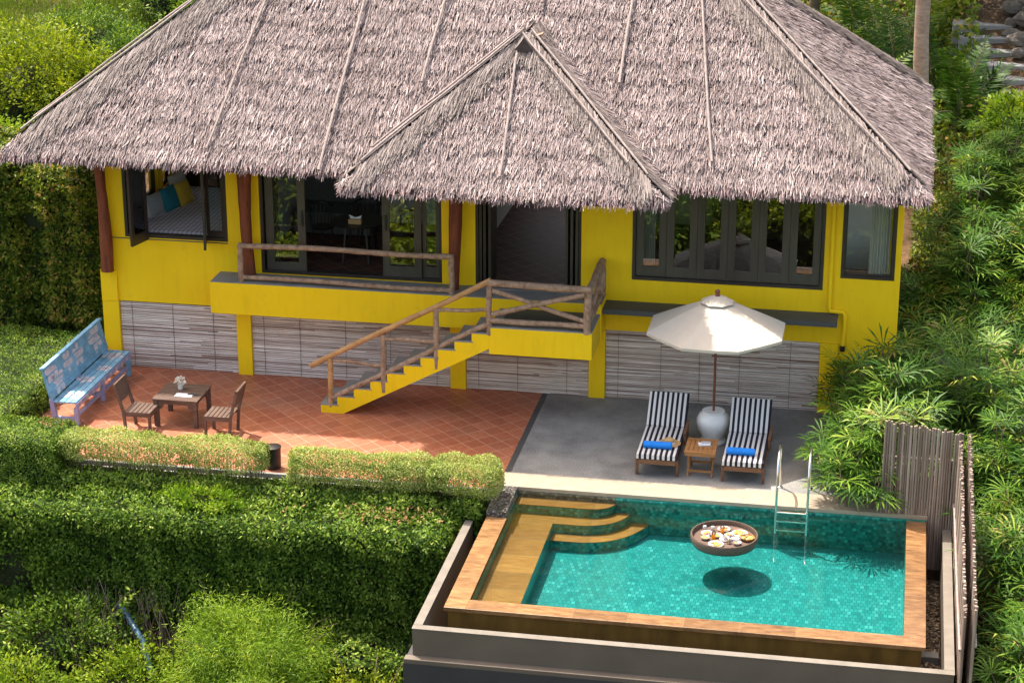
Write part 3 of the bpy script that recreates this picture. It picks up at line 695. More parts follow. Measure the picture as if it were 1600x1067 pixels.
def arc(cx, cy, r, a0, a1, n=10): return [(cx+r*math.cos(R(a0+(a1-a0)*i/n)), cy+r*math.sin(R(a0+(a1-a0)*i/n))) for i in range(n+1)]
def bez(p0, p1, p2, n=10): return [tuple((1-t)**2*a+2*t*(1-t)*b+t*t*c for a, b, c in zip(p0, p1, p2)) for t in [i/n for i in range(n+1)]]
def step(poly, z, zb):
    m = MB(); m.cur = 1; m.prism(poly, zb, z-.012, 'z'); m.cur = 0; m.prism(poly, z-.0118, z, 'z')
    return m.build('pool_step', ['shelf', 'mosaicx'], pool)
e = .001
step([(PX0+e, PY1-e), (PX0+e, -4.46), (7.1, -4.46)]+bez((7.1, -4.46), (7.42, -4.44), (7.50, PY1-e)), -.165, FZ)
step([(PX0+2*e, -4.461), (PX0+2*e, PY0+e), (6.58, PY0+e), (6.58, -4.76), (7.0, -4.76)]+bez((7.0, -4.76), (7.58, -4.72), (7.74, PY1-2*e))+[(7.502, PY1-2*e)]+bez((7.502, PY1-2*e), (7.422, -4.442), (7.102, -4.461)), -.32, FZ)
step([(6.582, -4.762), (6.582, -5.04), (7.0, -5.04)]+bez((7.0, -5.04), (7.75, -5.0), (8.03, PY1-2*e))+[(7.742, PY1-2*e)]+bez((7.742, PY1-2*e), (7.582, -4.722), (7.002, -4.762)), -.48, FZ)
m = MB(); m.box(PX0-.32, PX0, PY0-.30, -5.19, WZ-.05, WZ+.012); m.build('coping', 'copingy', pool, bev=.006)
m = MB(); m.box(PX0, PX1+.3, PY0-.30, PY0, WZ-.05, WZ+.0115); m.build('coping', 'coping', pool, bev=.006)
m = MB(); m.box(PX1, PX1+.3, PY0, PY1, WZ-.05, WZ+.0118); m.build('coping', 'copingy', pool, bev=.006)
m = MB(); m.box(PX0-.33, PX0-.005, -5.185, PY1-.001, -.14, .006); m.build('corner_block', 'cobble', pool, bev=.01)
m = MB(); m.box(PX0-.27, PX1+.25, PY0-.26, PY0-.031, -1.6, WZ-.051); m.box(PX0-.27, PX0-.031, PY0-.031, -4.1, -1.6, WZ-.051); m.box(PX1+.031, PX1+.25, PY0-.031, -4.1, -1.6, WZ-.051)
m.build('outer_wall', 'wetwall', pool)
w = MB().add([(PX0, PY0, WZ), (PX1, PY0, WZ), (PX1, PY1, WZ), (PX0, PY1, WZ)], [(0, 1, 2, 3)]).build('pool_water', 'water', local=True); structure(w)

tank = thing('catch_basin', (9, -8.7, -2), 'brown grey rendered overflow basin wall surrounding the pool', 'wall')
TF = -8.85; TZ = -.20
def basin(x0, x1, y0, y1):
    MB().box(x0, x1, y0, y1, -1.6, TZ-.012).build('basin_wall', 'tank', tank)
    MB().box(x0-.008, x1+.008, y0-.008, y1+.008, TZ-.0118, TZ).build('wall_top', 'tanktop', tank)
basin(5.27, 12.70, TF, TF+.11); basin(5.27, 5.38, TF+.12, -5.15); basin(12.58, 12.70, TF+.12, -4.15)
MB().box(5.17, 12.80, TF-.14, TF-.001, -2.0, -.615).build('ledge', 'tank', tank, bev=.01)
MB().box(5.165, 12.81, TF-.145, -8.60, -4.4, -.68).build('lower_wall', 'base', tank)
MB().box(5.165, 5.262, -8.60, -5.0, -4.0, -.68).build('lower_wall', 'base', tank)
MB().box(5.38, 12.58, TF+.11, -4.2, -1.65, -1.05).build('basin_floor', 'tank', tank)
m = MB()
for i in range(1500):
    x, y = (random.uniform(12.28, 12.57), random.uniform(TF+.12, -4.3)) if i < 900 else ((random.uniform(5.39, 5.66), random.uniform(TF+.12, -5.2)) if i < 1250 else (random.uniform(5.4, 12.5), random.uniform(TF+.12, -8.33)))
    r = random.uniform(.015, .035); m.blob((x, y, -1.05+r*.4+random.uniform(0, .03)), (r, r*random.uniform(.7, 1.1), r*.6), 6, 4, .08, random.random())
tag(m.build('basin_pebbles', 'pebble', smooth=True), 'brown river pebbles lying in the overflow channel around the pool', 'pebbles', kind='stuff')
tag(MB().box(12.29, 12.56, -7.0, -6.82, -1.05, -.93).build('concrete_block', 'concrete', bev=.01), 'small dark concrete block in the pebble channel right of the pool', 'block')
for y in (-6.6, -7.2): pass

# ladder
lad = thing('pool_ladder', (10.26, -4.2, 0), 'polished steel pool ladder with curved grab rails at the terrace edge', 'ladder')
for x in (10.02, 10.50):
    path = [(x, -3.42, .0), (x, -3.44, .45)]
    for i in range(9):
        a = math.pi*i/8; path.append((x, -3.87+.43*math.cos(a), .52+.33*math.sin(a)))
    path += [(x, -4.31, .2), (x, -4.31, -.40)]
    MB().tube(path, .021, 10).build('grab_rail', 'steel', lad, smooth=True)
    MB().lathe((x, -3.42, 0.004), [(.045, 0), (.045, .012), (.03, .02)], 14).build('flange', 'steel', lad, smooth=True)
for z in (-.03, -.18, -.33):
    MB().box(10.035, 10.485, -4.36, -4.28, z-.012, z+.012).build('step', 'steel', lad, bev=.006)

# ------------------------------------------------------------------ floating tray and breakfast
TRX, TRY = 9.315, -5.42
tray = thing('floating_tray', (TRX, TRY, WZ-.02), 'round dark rattan tray floating on the pool carrying breakfast dishes', 'tray')
MB().lathe((TRX, TRY, 0), [(.44, -.125), (.485, -.12), (.51, -.05), (.515, .015), (.505, .03), (.485, .03), (.478, .015), (.472, -.045), (.0, -.045)][:8]+[(.02, -.045)], 48).build('rim', 'tray', tray, smooth=True)
MB().lathe((TRX, TRY, 0), [(.47, -.06), (.47, -.043)], 48).build('base_mat', 'brownwood', tray)
tz = -.042
def tp(x, y): # dish positions on the tray, metres from its centre
    return (TRX+x, TRY+y, tz)
def dish(name, label, cat, x, y, r, foods, kind='plate'):
    o = thing(name, tp(x, y), label, cat, 'breakfast dishes on the floating tray'); c = tp(x, y)
    if kind == 'plate': MB().lathe(c, [(r*.55, 0), (r*.62, .006), (r, .020), (r*.98, .024), (r*.62, .010), (.002, .009)], 28).build('dish_body', 'plate', o, smooth=True)
    elif kind == 'bowl': MB().lathe(c, [(r*.5, 0), (r*.85, .02), (r, .045), (r*.94, .045), (r*.8, .022), (.002, .02)], 24).build('dish_body', 'plate', o, smooth=True)
    else: MB().lathe(c, [(r*.7, 0), (r*.9, .02), (r, .05), (r*.94, .05), (r*.82, .022), (.002, .02)], 24).build('dish_body', 'teak', o, smooth=True)
    for mat, n, rr, sp in foods:
        m = MB()
        for i in range(n):
            a, q = random.uniform(0, 6.28), sp*r*math.sqrt(random.random()); 
            m.blob((c[0]+q*math.cos(a), c[1]+q*math.sin(a), c[2]+(.016 if kind == 'plate' else .03)+rr*.3*random.random()), (rr*random.uniform(.7, 1.4), rr*random.uniform(.6, 1.1), rr*.5), 8, 5, .12)
        m.build('food', mat, o, smooth=True)
dish('fruit_plate', 'white plate of melon and red watermelon at the left of the tray', 'plate', -.27, .10, .095, [('food3', 5, .026, .6), ('food2', 4, .024, .6)])
dish('fried_egg_plate', 'white plate with orange and brown food at the back of the tray', 'plate', -.03, .29, .10, [('food1', 5, .024, .7), ('food4', 3, .02, .7)])
dish('waffle_plate', 'large white plate of orange food at the back right of the tray', 'plate', .22, .18, .125, [('food1', 8, .03, .7), ('food3', 5, .028, .7), ('food4', 3, .022, .7)])
dish('bread_basket', 'wooden basket of bread at the right rim of the tray', 'basket', .35, .0, .11, [('food4', 9, .034, .7), ('food3', 4, .028, .6)], 'basket')
dish('porridge_bowl', 'small white bowl of pale yellow porridge at the left front of the tray', 'bowl', -.28, -.10, .068, [('food3', 6, .028, .55)], 'bowl')
dish('omelette_plate', 'white plate with a yellow omelette at the front of the tray', 'plate', -.10, -.27, .12, [('food3', 6, .036, .55), ('food1', 4, .022, .6), ('food4', 2, .02, .4)])
dish('yogurt_bowl', 'small white bowl with purple berries right of the teacup', 'bowl', .17, -.06, .068, [('pil_white', 6, .024, .5), ('food2', 2, .014, .5)], 'bowl')
dish('jam_bowl', 'small white bowl of brown muesli at the right front of the tray', 'bowl', .21, -.20, .066, [('food4', 6, .02, .5), ('food2', 2, .012, .4)], 'bowl')
dish('sauce_dish', 'small white plate of salad behind the teacup', 'plate', .06, .10, .07, [('food1', 3, .02, .6), ('food4', 4, .02, .6)])
dish('pancake_plate', 'white plate of yellow pancakes between the two juice glasses', 'plate', -.11, .04, .085, [('food3', 5, .03, .5)])
def glass_thing(x, y, label):
    o = thing('juice_glass', tp(x, y), label, 'glass', 'juice glasses on the floating tray'); c = tp(x, y)
    MB().lathe(c, [(.034, .085), (.035, .11), (.0335, .11), (.033, .085)], 18).build('glass_wall', 'glass', o, smooth=True)
    MB().lathe(c, [(.027, .0), (.034, .085)], 18).build('juice', 'juice', o, smooth=True)
glass_thing(-.045, .17, 'glass of orange juice at the back of the tray'); glass_thing(-.155, -.07, 'glass of orange juice at the front beside the omelette')
o = thing('teacup', tp(.02, -.06), 'white teacup on its saucer in the middle of the tray', 'cup'); c = tp(.02, -.06)
MB().lathe(c, [(.05, 0), (.09, .014), (.088, .018), (.04, .008)], 24).build('saucer', 'plate', o, smooth=True)
MB().lathe(c, [(.022, .01), (.034, .03), (.042, .065), (.039, .065), (.02, .02)], 20).build('cup', 'plate', o, smooth=True)
o = thing('milk_jug', tp(.08, -.18), 'small grey metal milk jug in front of the teacup', 'jug'); c = tp(.08, -.18)
MB().lathe(c, [(.03, 0), (.036, .03), (.028, .06), (.032, .075), (.029, .074), (.024, .058), (.03, .03), (.01, .006)], 18).build('jug_body', 'steel', o, smooth=True)
MB().tube([(c[0]+.03, c[1], c[2]+.06), (c[0]+.055, c[1], c[2]+.05), (c[0]+.05, c[1], c[2]+.025), (c[0]+.034, c[1], c[2]+.02)], .004, 6).build('handle', 'steel', o, smooth=True)
for x, y, lb in ((-.32, .25, 'small jar with pink lid at the back left rim of the tray'), (-.20, .25, 'small glass jar beside the fried food plate')):
    o = thing('jam_jar', tp(x, y), lb, 'jar'); c = tp(x, y)
    MB().lathe(c, [(.026, 0), (.030, .01), (.030, .045), (.024, .052)], 16).build('jar', 'plate', o, smooth=True)
    MB().lathe((c[0], c[1], c[2]+.0525), [(.027, 0), (.027, .012)], 16).build('lid', 'pil_grey', o)

# ------------------------------------------------------------------ parasol, urn, loungers
UX, UY = 8.79, -1.72
par_ = thing('parasol', (UX, UY, .6), 'cream eight sided canvas parasol with red wooden pole between the two loungers', 'parasol')
def canopy():
    n = 8; rim = 1.19; z0, z1 = 2.02, 2.50; m = MB(); ph = R(22.5); K = 6; vs = []
    for j in range(K+1):
        t = j/K; rr = .10+(rim-.10)*t; z = z1-(z1-z0)*(t**1.15)
        for k in range(n*4):
            a = ph+2*math.pi*k/(n*4); q = (k % 4)/4; rad = rr*math.cos(math.pi/n)/math.cos((q-.5)*2*math.pi/n); sag = -.012*math.sin(math.pi*q)*t
            vs.append((UX+rad*math.cos(a), UY+rad*math.sin(a), z+sag*.7))
    nn = n*4; fs = [(j*nn+k, j*nn+(k+1) % nn, (j+1)*nn+(k+1) % nn, (j+1)*nn+k) for j in range(K) for k in range(nn)]
    m.add(vs, fs)
    rv = vs[-nn:]; low = [(x, y, z-.045) for x, y, z in rv]; m.add(rv+low, [(k, (k+1) % nn, (k+1) % nn+nn, k+nn) for k in range(nn)])
    o = m.build('canopy', 'canvas', par_); s = o.modifiers.new('thick', 'SOLIDIFY'); s.thickness = .004
    m = MB(); vs = []
    for j, (rr, z) in enumerate(((.04, 2.575), (.15, 2.545), (.29, 2.475))):
        for k in range(nn):
            a = ph+2*math.pi*k/nn; q = (k % 4)/4; rad = rr*(1 if j < 2 else 1-.10*math.sin(math.pi*q)); vs.append((UX+rad*math.cos(a), UY+rad*math.sin(a), z))
    m.add(vs, [(j*nn+k, j*nn+(k+1) % nn, (j+1)*nn+(k+1) % nn, (j+1)*nn+k) for j in range(2) for k in range(nn)])
    o = m.build('vent_flap', 'canvas', par_); s = o.modifiers.new('thick', 'SOLIDIFY'); s.thickness = .004
canopy()
MB().tube([(UX, UY, .45), (UX, UY, 2.58)], .021, 12).build('pole', 'polewood', par_, smooth=True)
MB().lathe((UX, UY, 2.57), [(.035, 0), (.045, .02), (.028, .045), (.042, .07), (.036, .10), (.012, .12)], 16).build('finial', 'polewood', par_, smooth=True)
for k in range(8):
    a = R(22.5+45*k); MB().bar((UX+.04*math.cos(a), UY+.04*math.sin(a), 2.50), (UX+1.12*math.cos(a), UY+1.12*math.sin(a), 2.015), .016, .022).build('rib', 'polewood', par_)
    MB().bar((UX+.03*math.cos(a), UY+.03*math.sin(a), 1.95), (UX+.55*math.cos(a), UY+.55*math.sin(a), 2.24), .012, .018).build('strut', 'polewood', par_)
tag(MB().lathe((UX, UY, 0), [(.21, 0), (.225, .03), (.21, .055), (.18, .08), (.19, .12), (.25, .23), (.285, .35), (.28, .42), (.24, .50), (.185, .535), (.195, .56), (.182, .57), (.03, .56)], 40).build('ceramic_urn', 'white', smooth=True), 'white glazed ceramic urn holding the parasol pole', 'urn')

def stripes():
    n = N('striped_cushion_cloth'); v = n.coord(); s = n.new('ShaderNodeSeparateXYZ'); n.link(v, s.inputs[0])
    a = n.new('ShaderNodeMath', operation='MULTIPLY', i_1=1/.084); n.link(s.outputs[0], a.inputs[0])
    f = n.new('ShaderNodeMath', operation='FRACT'); n.link(a.outputs[0], f.inputs[0])
    c = n.ramp(f.outputs[0], [(0, (.62, .60, .58, 1)), (.5, (.018, .017, .028, 1))]); 
    n.set(c, .9, 0, .2); n.bump(n.noise(v, 90, 2), .3, .003); return n.m
M['stripe'] = stripes()
for nd in M['stripe'].node_tree.nodes:
    if nd.type == 'VALTORGB': nd.color_ramp.interpolation = 'CONSTANT'
def lounger(x, y, label, bk):
    o = thing('sun_lounger', (x, y, 0), label, 'sun lounger', 'striped sun loungers by the parasol')
    w = .33
    # seat cushion, slightly soft; local coordinates: +y towards the house
    def cushion(name, p0, p1, t, parent):   # p = (y,z) of top centre line
        m = MB(); N1, N2 = 8, 10; y0_, z0_ = p0; y1_, z1_ = p1; L = math.hypot(y1_-y0_, z1_-z0_); uy, uz = (y1_-y0_)/L, (z1_-z0_)/L; ny, nz = -uz, uy
        vs = []
        for side in (0, 1):
            for i in range(N1+1):
                for j in range(N2+1):
                    u = i/N1; v_ = j/N2; ex = min(u, 1-u)*L; ev = min(v_, 1-v_)*2*w
                    puff = .012*(1-math.exp(-ex*14))*(1-math.exp(-ev*14))+.004*math.sin(u*9+bk)*math.sin(v_*7)
                    h = (puff if side == 0 else -t)
                    vs.append((-w+2*w*v_, y0_+uy*u*L+ny*h, z0_+uz*u*L+nz*h))
        n1 = (N1+1)*(N2+1); id_ = lambda s_, i, j: s_*n1+i*(N2+1)+j
        fs = []
        for i in range(N1):
            for j in range(N2): fs.append((id_(0, i, j), id_(0, i, j+1), id_(0, i+1, j+1), id_(0, i+1, j))); fs.append((id_(1, i, j), id_(1, i+1, j), id_(1, i+1, j+1), id_(1, i, j+1)))
        for i in range(N1): fs += [(id_(0, i, 0), id_(0, i+1, 0), id_(1, i+1, 0), id_(1, i, 0)), (id_(0, i, N2), id_(1, i, N2), id_(1, i+1, N2), id_(0, i+1, N2))]
        for j in range(N2): fs += [(id_(0, 0, j), id_(1, 0, j), id_(1, 0, j+1), id_(0, 0, j+1)), (id_(0, N1, j), id_(0, N1, j+1), id_(1, N1, j+1), id_(1, N1, j))]
        m.add(vs, fs); return m.build(name, 'stripe', parent, smooth=True, local=True)
    cushion('seat_cushion', (-.72, .385), (.62, .36), .075, o)
    cushion('back_cushion', (.60, .375), (1.06, .80), .07, o)
    m = MB()
    for s in (-1, 1):
        m.bar((s*.325, -.71, .27), (s*.325, 1.05, .25), .035, .07)
    m.bar((-.30, -.71, .26), (.30, -.71, .26), .03, .075); m.bar((-.30, 1.04, .25), (.30, 1.04, .25), .03, .06)
    for k in range(9): m.bar((-.305, -.62+k*.14, .285), (.305, -.62+k*.14, .285), .07, .015)
    m.build('frame', 'teakdark', o, local=True, bev=.003)
    m = MB()
    for s in (-1, 1): m.bar((s*.28, .62, .285), (s*.28, 1.04, .73), .03, .03, (0, -1, 1))
    for k in range(6): m.bar((-.29, .66+k*.072, .325+k*.078), (.29, .66+k*.072, .325+k*.078), .05, .012, (0, -1, 1))
    m.build('backrest', 'teakdark', o, local=True)
    for s in (-1, 1):
        for yy in (-.62, .90): MB().box(s*.325-.022, s*.325+.022, yy-.03, yy+.03, 0, .24).build('leg', 'teakdark', o, local=True, bev=.003)
        m = MB(); m.bar((s*.36, .08, .47), (s*.36, .66, .47), .045, .022); m.box(s*.36-.02, s*.36+.02, .58, .63, .25, .459); m.box(s*.36-.02, s*.36+.02, .12, .16, .25, .459); 
        if s > 0: m.build('armrest', 'teakdark', o, local=True)
    return o
lounger(8.04, -2.68, 'black and white striped sun lounger with blue towel and straw hat, left of urn', 1)
lounger(9.42, -2.72, 'black and white striped sun lounger with only a blue towel, right of the urn', 4)
def towel(x, y, z, label):
    m = MB(); n = 22; prof = []
    for k in range(n): a = 2*math.pi*k/n; prof.append((.075*math.cos(a)*(1+.02*math.sin(3*a)), .058*math.sin(a)))
    vs = []; K = 8
    for j in range(K+1):
        t = j/K; sc = .90 if j in (0, K) else 1+.012*math.sin(j*2.1)
        for a, b in prof: vs.append((x-.225+.45*t, y+a*sc, z+.058+b*sc))
    m.add(vs, [(j*n+k, j*n+(k+1) % n, (j+1)*n+(k+1) % n, (j+1)*n+k) for j in range(K) for k in range(n)]+[tuple(range(n)), tuple(range(K*n, (K+1)*n))])
    for e_, xx in ((-1, x-.226), (1, x+.226)):  # spiral fold at the ends
        m.tube([(xx, y+.05*math.cos(a*.9)*(1-a/14), z+.058+.04*math.sin(a*.9)*(1-a/14)) for a in range(0, 13)], .006, 5)
    tag(m.build('rolled_towel', 'towel', smooth=True), label, 'towel', 'rolled blue towels')
towel(8.02, -3.10, .385, 'rolled blue towel beside the straw hat on the left lounger'); towel(9.36, -3.13, .385, 'rolled blue towel alone on the right lounger')
hat = thing('straw_hat', (8.18, -2.87, .372), 'straw sun hat with a white ribbon on the left lounger', 'hat')
hc = (8.18, -2.87, .377)
m = MB(); m.lathe(hc, [(.19, .020), (.15, .010), (.095, .014), (.090, .05), (.082, .085), (.055, .105), (.01, .108)], 30)
m.build('hat_body', 'straw', hat, smooth=True)
MB().lathe(hc, [(.0965, .018), (.0925, .045), (.0900, .045), (.0915, .018)], 30).build('ribbon', 'ribbon', hat, smooth=True)
# side table
stb = thing('side_table', (8.72, -3.03, 0), 'small folding teak side table between the two loungers', 'side table')
m = MB(); m.box(-.25, .25, -.31, -.25, .43, .455); m.box(-.25, .25, .25, .31, .43, .455); m.box(-.25, -.19, -.249, .249, .43, .455); m.box(.19, .25, -.249, .249, .43, .455)
for k in range(5): m.box(-.185+k*.075, -.118+k*.075, -.249, .249, .433, .452)
m.box(-.24, .24, -.30, -.28, .385, .4295); m.box(-.24, .24, .28, .30, .385, .4295)
m.build('tabletop', 'teak', stb, local=True, bev=.002)
for s in (-1, 1):
    MB().bar((-.19*s, -.24, .0), (.19*s, -.24, .42) if False else (-.21*s, .22, .42), .03, .03).build('leg', 'teak', stb, local=True)
    MB().bar((-.17*s, .24, .0), (-.17*s, -.24, .42), .03, .03).build('leg', 'teak', stb, local=True)
MB().bar((-.19, -.20, .09), (.19, -.20, .09), .02, .035).build('crossbar', 'teak', stb, local=True); MB().bar((-.17, .2, .09), (.17, .2, .09), .02, .035).build('crossbar', 'teak', stb, local=True)
bk = thing('magazine', (8.76, -2.98, .457), 'folded printed magazine on the side table', 'magazine')
MB().obox((0, 0, .008), (1, .25, 0), (-.25, 1, 0), (0, 0, 1), .095, .065, .007).build('pages', 'paper', bk, local=True)
MB().obox((.03, .045, .018), (1, .1, 0), (-.1, 1, 0), (0, 0, 1), .07, .045, .004).build('cover', 'pil_grey', bk, local=True)

# ------------------------------------------------------------------ bench, table, chairs on the tiles
bench = thing('painted_bench', (-2.1, -1.75, 0), 'blue painted slatted bench with white flower pattern by the hedge', 'bench')
def clip_rect(poly, a0, a1, b0, b1):
    def cl(P_, f, inter):
        out = []
        for i in range(len(P_)):
            p, q = P_[i-1], P_[i]
            if f(q):
                if not f(p): out.append(inter(p, q))
                out.append(q)
            elif f(p): out.append(inter(p, q))
        return out
    for ax, lim, sg in ((0, a0, 1), (0, a1, -1), (1, b0, 1), (1, b1, -1)):
        if not poly: return poly
        poly = cl(poly, lambda p: sg*(p[ax]-lim) >= 0, lambda p, q: tuple(p[i]+(q[i]-p[i])*(lim-p[ax])/(q[ax]-p[ax]) for i in (0, 1)))
    return poly
def petals(c, r, rot):
    out = []
    for k in range(5):
        a = rot+k*2*math.pi/5; cx, cy = c[0]+.55*r*math.cos(a), c[1]+.55*r*math.sin(a)
        out.append([(cx+.52*r*math.cos(t)*math.cos(a)-.31*r*math.sin(t)*math.sin(a), cy+.52*r*math.cos(t)*math.sin(a)+.31*r*math.sin(t)*math.cos(a)) for t in [2*math.pi*i/10 for i in range(10)]])
    return out
BY0, BY1 = -3.04, -.40; XS0, XS1 = -2.33, -1.92
# back: plane from (x=-2.36,z=.47) to (x=-2.50,z=.97)
bd = Vector((-.13, 0, .52)).normalized(); bn = Vector((.52, 0, .13)).normalized()
slb = [(-.0+.135*k, .118+.135*k) for k in range(4)]
back_fl = [((BY0+.42, .22), .25, .3), ((BY0+.95, .38), .20, .9), ((BY0+1.42, .33), .22, .1), ((BY1-.42, .36), .28, .6), ((BY0+.2, .42), .2, .2)]
for a, b in slb:
    m = MB(); o0 = Vector((-2.345, 0, .475)); c = o0+bd*((a+b)/2)+Vector((0, (BY0+BY1)/2, 0)); m.obox(c, (0, 1, 0), bd, bn, (BY1-BY0)/2, (b-a)/2, .014)
    m.cur = 1
    for cc, r, rot in back_fl:
        for p in petals(cc, r, rot):
            q = clip_rect(p, BY0+.01, BY1-.01, a+.004, b-.004)
            if len(q) > 2: m.add([o0+bd*v_+Vector((0, u, 0))+bn*.0155 for u, v_ in q], [tuple(range(len(q)))])
    m.build('back_slat', ['blue', 'petal'], bench)
m = MB(); m.obox(Vector((-2.345, (BY0+BY1)/2, .475))+bd*.56, (0, 1, 0), bd, bn, (BY1-BY0)/2+.02, .018, .05); m.build('top_rail', 'blue', bench)
seat_fl = [((BY0+.35, XS0+.25), .2, .3), ((BY0+1.1, XS0+.15), .17, .8), ((BY0+1.7, XS0+.28), .15, .2), ((BY1-.3, XS0+.2), .2, .5)]
for k in range(4):
    a = XS0+.105*k; b = a+.092; m = MB(); m.box(a, b, BY0, BY1, .425, .45); m.cur = 1
    for cc, r, rot in seat_fl:
        for p in petals(cc, r, rot):
            q = clip_rect(p, BY0+.01, BY1-.01, a+.004, b-.004)
            if len(q) > 2: m.add([(v_, u, .4515) for u, v_ in q], [tuple(range(len(q)))])
    m.build('seat_slat', ['blue', 'petal'], bench)
m = MB(); m.box(XS1-.012, XS1+.012, BY0, BY1, .335, .424); m.cur = 1
for k in range(9):
    cc = (BY0+.2+k*.28, .38)
    for p in petals(cc, .06, k):
        q = clip_rect(p, BY0, BY1, .338, .42)
        if len(q) > 2: m.add([(XS1+.0135, u, v_) for u, v_ in q], [tuple(range(len(q)))])
m.build('apron', ['lilac', 'petal'], bench)
for y in (BY0+.05, (BY0+BY1)/2-.05, BY1-.08):
    m = MB(); m.box(-1.985, -1.91, y-.02, y+.06, 0, .334); m.build('leg', 'lilac' if y < -1 else 'blue', bench, bev=.004)
    m = MB(); m.bar((-2.33, y+.02, 0), (-2.38, y+.02, .46), .08, .07, (0, 1, 0)); m.build('leg', 'lilac' if y < -1 else 'blue', bench)
    m = MB(); m.bar((-2.375, y+.02, .44), (-2.50, y+.02, .99), .07, .035, (0, 1, 0)); m.build('back_post', 'blue', bench)
    m = MB(); m.box(-2.33, -1.99, y-.015, y+.05, .09, .15); m.build('stretcher', 'lilac', bench)
m = MB(); m.box(-1.97, -1.93, BY0+.12, BY1-.12, .15, .20); m.build('stretcher', 'lilac', bench)

tb = thing('garden_table', (-.27, -2.35, 0), 'square dark slatted wooden table with curved brackets on the tiled terrace', 'table')
m = MB()
hw = .40
m.box(-hw, hw, -hw, -hw+.07, .475, .5); m.box(-hw, hw, hw-.07, hw, .475, .5)
for k in range(6): a = -hw+.072+k*.1105; m.box(-hw, hw, a, a+.103, .476, .499)
m.build('tabletop', 'brownwood', tb, local=True, bev=.002)
for sx in (-1, 1):
    for sy in (-1, 1):
        MB().box(sx*.35-.035, sx*.35+.035, sy*.35-.035, sy*.35+.035, 0, .475).build('leg', 'brownwood', tb, local=True, bev=.003)
def apron(flip):
    pts = [(-.314, .474), (-.314, .30)]+[(-.314+.10*math.sin(R(t)), .30+.10*(1-math.cos(R(t)))) for t in range(0, 91, 15)]+[(.314-.10*math.sin(R(t)), .30+.10*(1-math.cos(R(t)))) for t in range(90, -1, -15)]+[(.314, .474)]
    return pts
for s in (-1, 1):
    MB().prism(apron(0), s*.35-.012, s*.35+.012).build('apron', 'brownwood', tb, local=True)
    MB().prism(apron(0), s*.35-.012, s*.35+.012, 'x').build('apron', 'brownwood', tb, local=True)
def chair(x, y, rz, label):
    o = thing('garden_chair', (x, y, 0), label, 'chair', 'brown slatted chairs at the garden table', rz)   # faces +x locally
    for k in range(6): MB().box(-.22+k*.078, -.156+k*.078, -.235, .235, .38, .40).build('seat_slat', 'brownwood', o, local=True, bev=.002)
    m = MB(); m.box(-.22, .24, -.235, -.21, .32, .379); m.box(-.22, .24, .21, .235, .32, .379); m.box(.215, .24, -.209, .209, .32, .379); m.build('seat_frame', 'brownwood', o, local=True)
    for s in (-1, 1):
        MB().box(.195, .24, s*.215-.022, s*.215+.022, 0, .319).build('leg', 'brownwood', o, local=True, bev=.003)
        m = MB(); m.bar((-.20, s*.232, 0), (-.235, s*.232, .42), .045, .045, (0, 1, 0)); m.bar((-.235, s*.232, .40), (-.36, s*.232, .86), .045, .04, (0, 1, 0)); m.build('leg', 'brownwood', o, local=True)
    m = MB(); m.obox((-.318, 0, .71), (0, 1, 0), (-.125, 0, .46), (.46, 0, .125), .21, .155, .013); m.build('backrest', 'brownwood', o, local=True, bev=.004)
    m = MB(); m.obox((-.36, 0, .872), (0, 1, 0), (-.125, 0, .46), (.46, 0, .125), .255, .012, .02); m.build('top_rail', 'brownwood', o, local=True, bev=.004)
chair(-.80, -2.93, 0, 'brown slatted chair left of the garden table, next to the painted bench')
chair(.60, -2.88, R(180), 'brown slatted chair right of the garden table, back to the staircase')
fl = thing('flower_vase', (-.34, -2.22, .5), 'small glass vase of white frangipani blossoms on the garden table', 'vase')
MB().lathe((0, 0, .0005), [(.035, 0), (.045, .03), (.04, .07), (.05, .10), (.046, .10), (.03, .01)], 18).build('vase', 'white', fl, local=True, smooth=True)
L = Leaves(); n = 260; cc = rdir(38, .3)*np.array([.085, .085, .06])+np.array([0, 0, .15]); ci = RNG.integers(0, 38, n); p = cc[ci]; d = rdir(n, .2)
L.quads(p, d, rdir(n), .038, .022, RNG.random(n)); 
M['blossom'] = attrmat('white_blossom', [(0, (.70, .56, .30, 1)), (.3, (.72, .68, .60, 1)), (1, (.80, .78, .74, 1))], .6)
L.build('blossoms', 'blossom', fl, local=True)
bk = thing('open_magazine', (-.18, -2.50, .501), 'open white magazine with a dark spine on the garden table', 'magazine')
MB().obox((0, 0, .005), (1, .05, 0), (-.05, 1, 0), (0, 0, 1), .15, .085, .004).build('page', 'paper', bk, local=True); MB().obox((.14, .06, .006), (1, .3, 0), (-.3, 1, 0), (0, 0, 1), .09, .04, .005).build('cover', 'darkslab', bk, local=True)
b = thing('waste_bin', (1.86, -4.12, 0), 'small black cylindrical bin standing in the gap between the trimmed hedges', 'bin')
MB().lathe((0, 0, 0), [(.11, 0), (.13, .02), (.135, .34), (.125, .345), (.12, .05)], 24).build('bin_body', 'black', b, local=True, smooth=True); MB().lathe((0, 0, .346), [(.14, 0), (.142, .025), (.06, .045)], 24).build('lid', 'black', b, local=True, smooth=True)

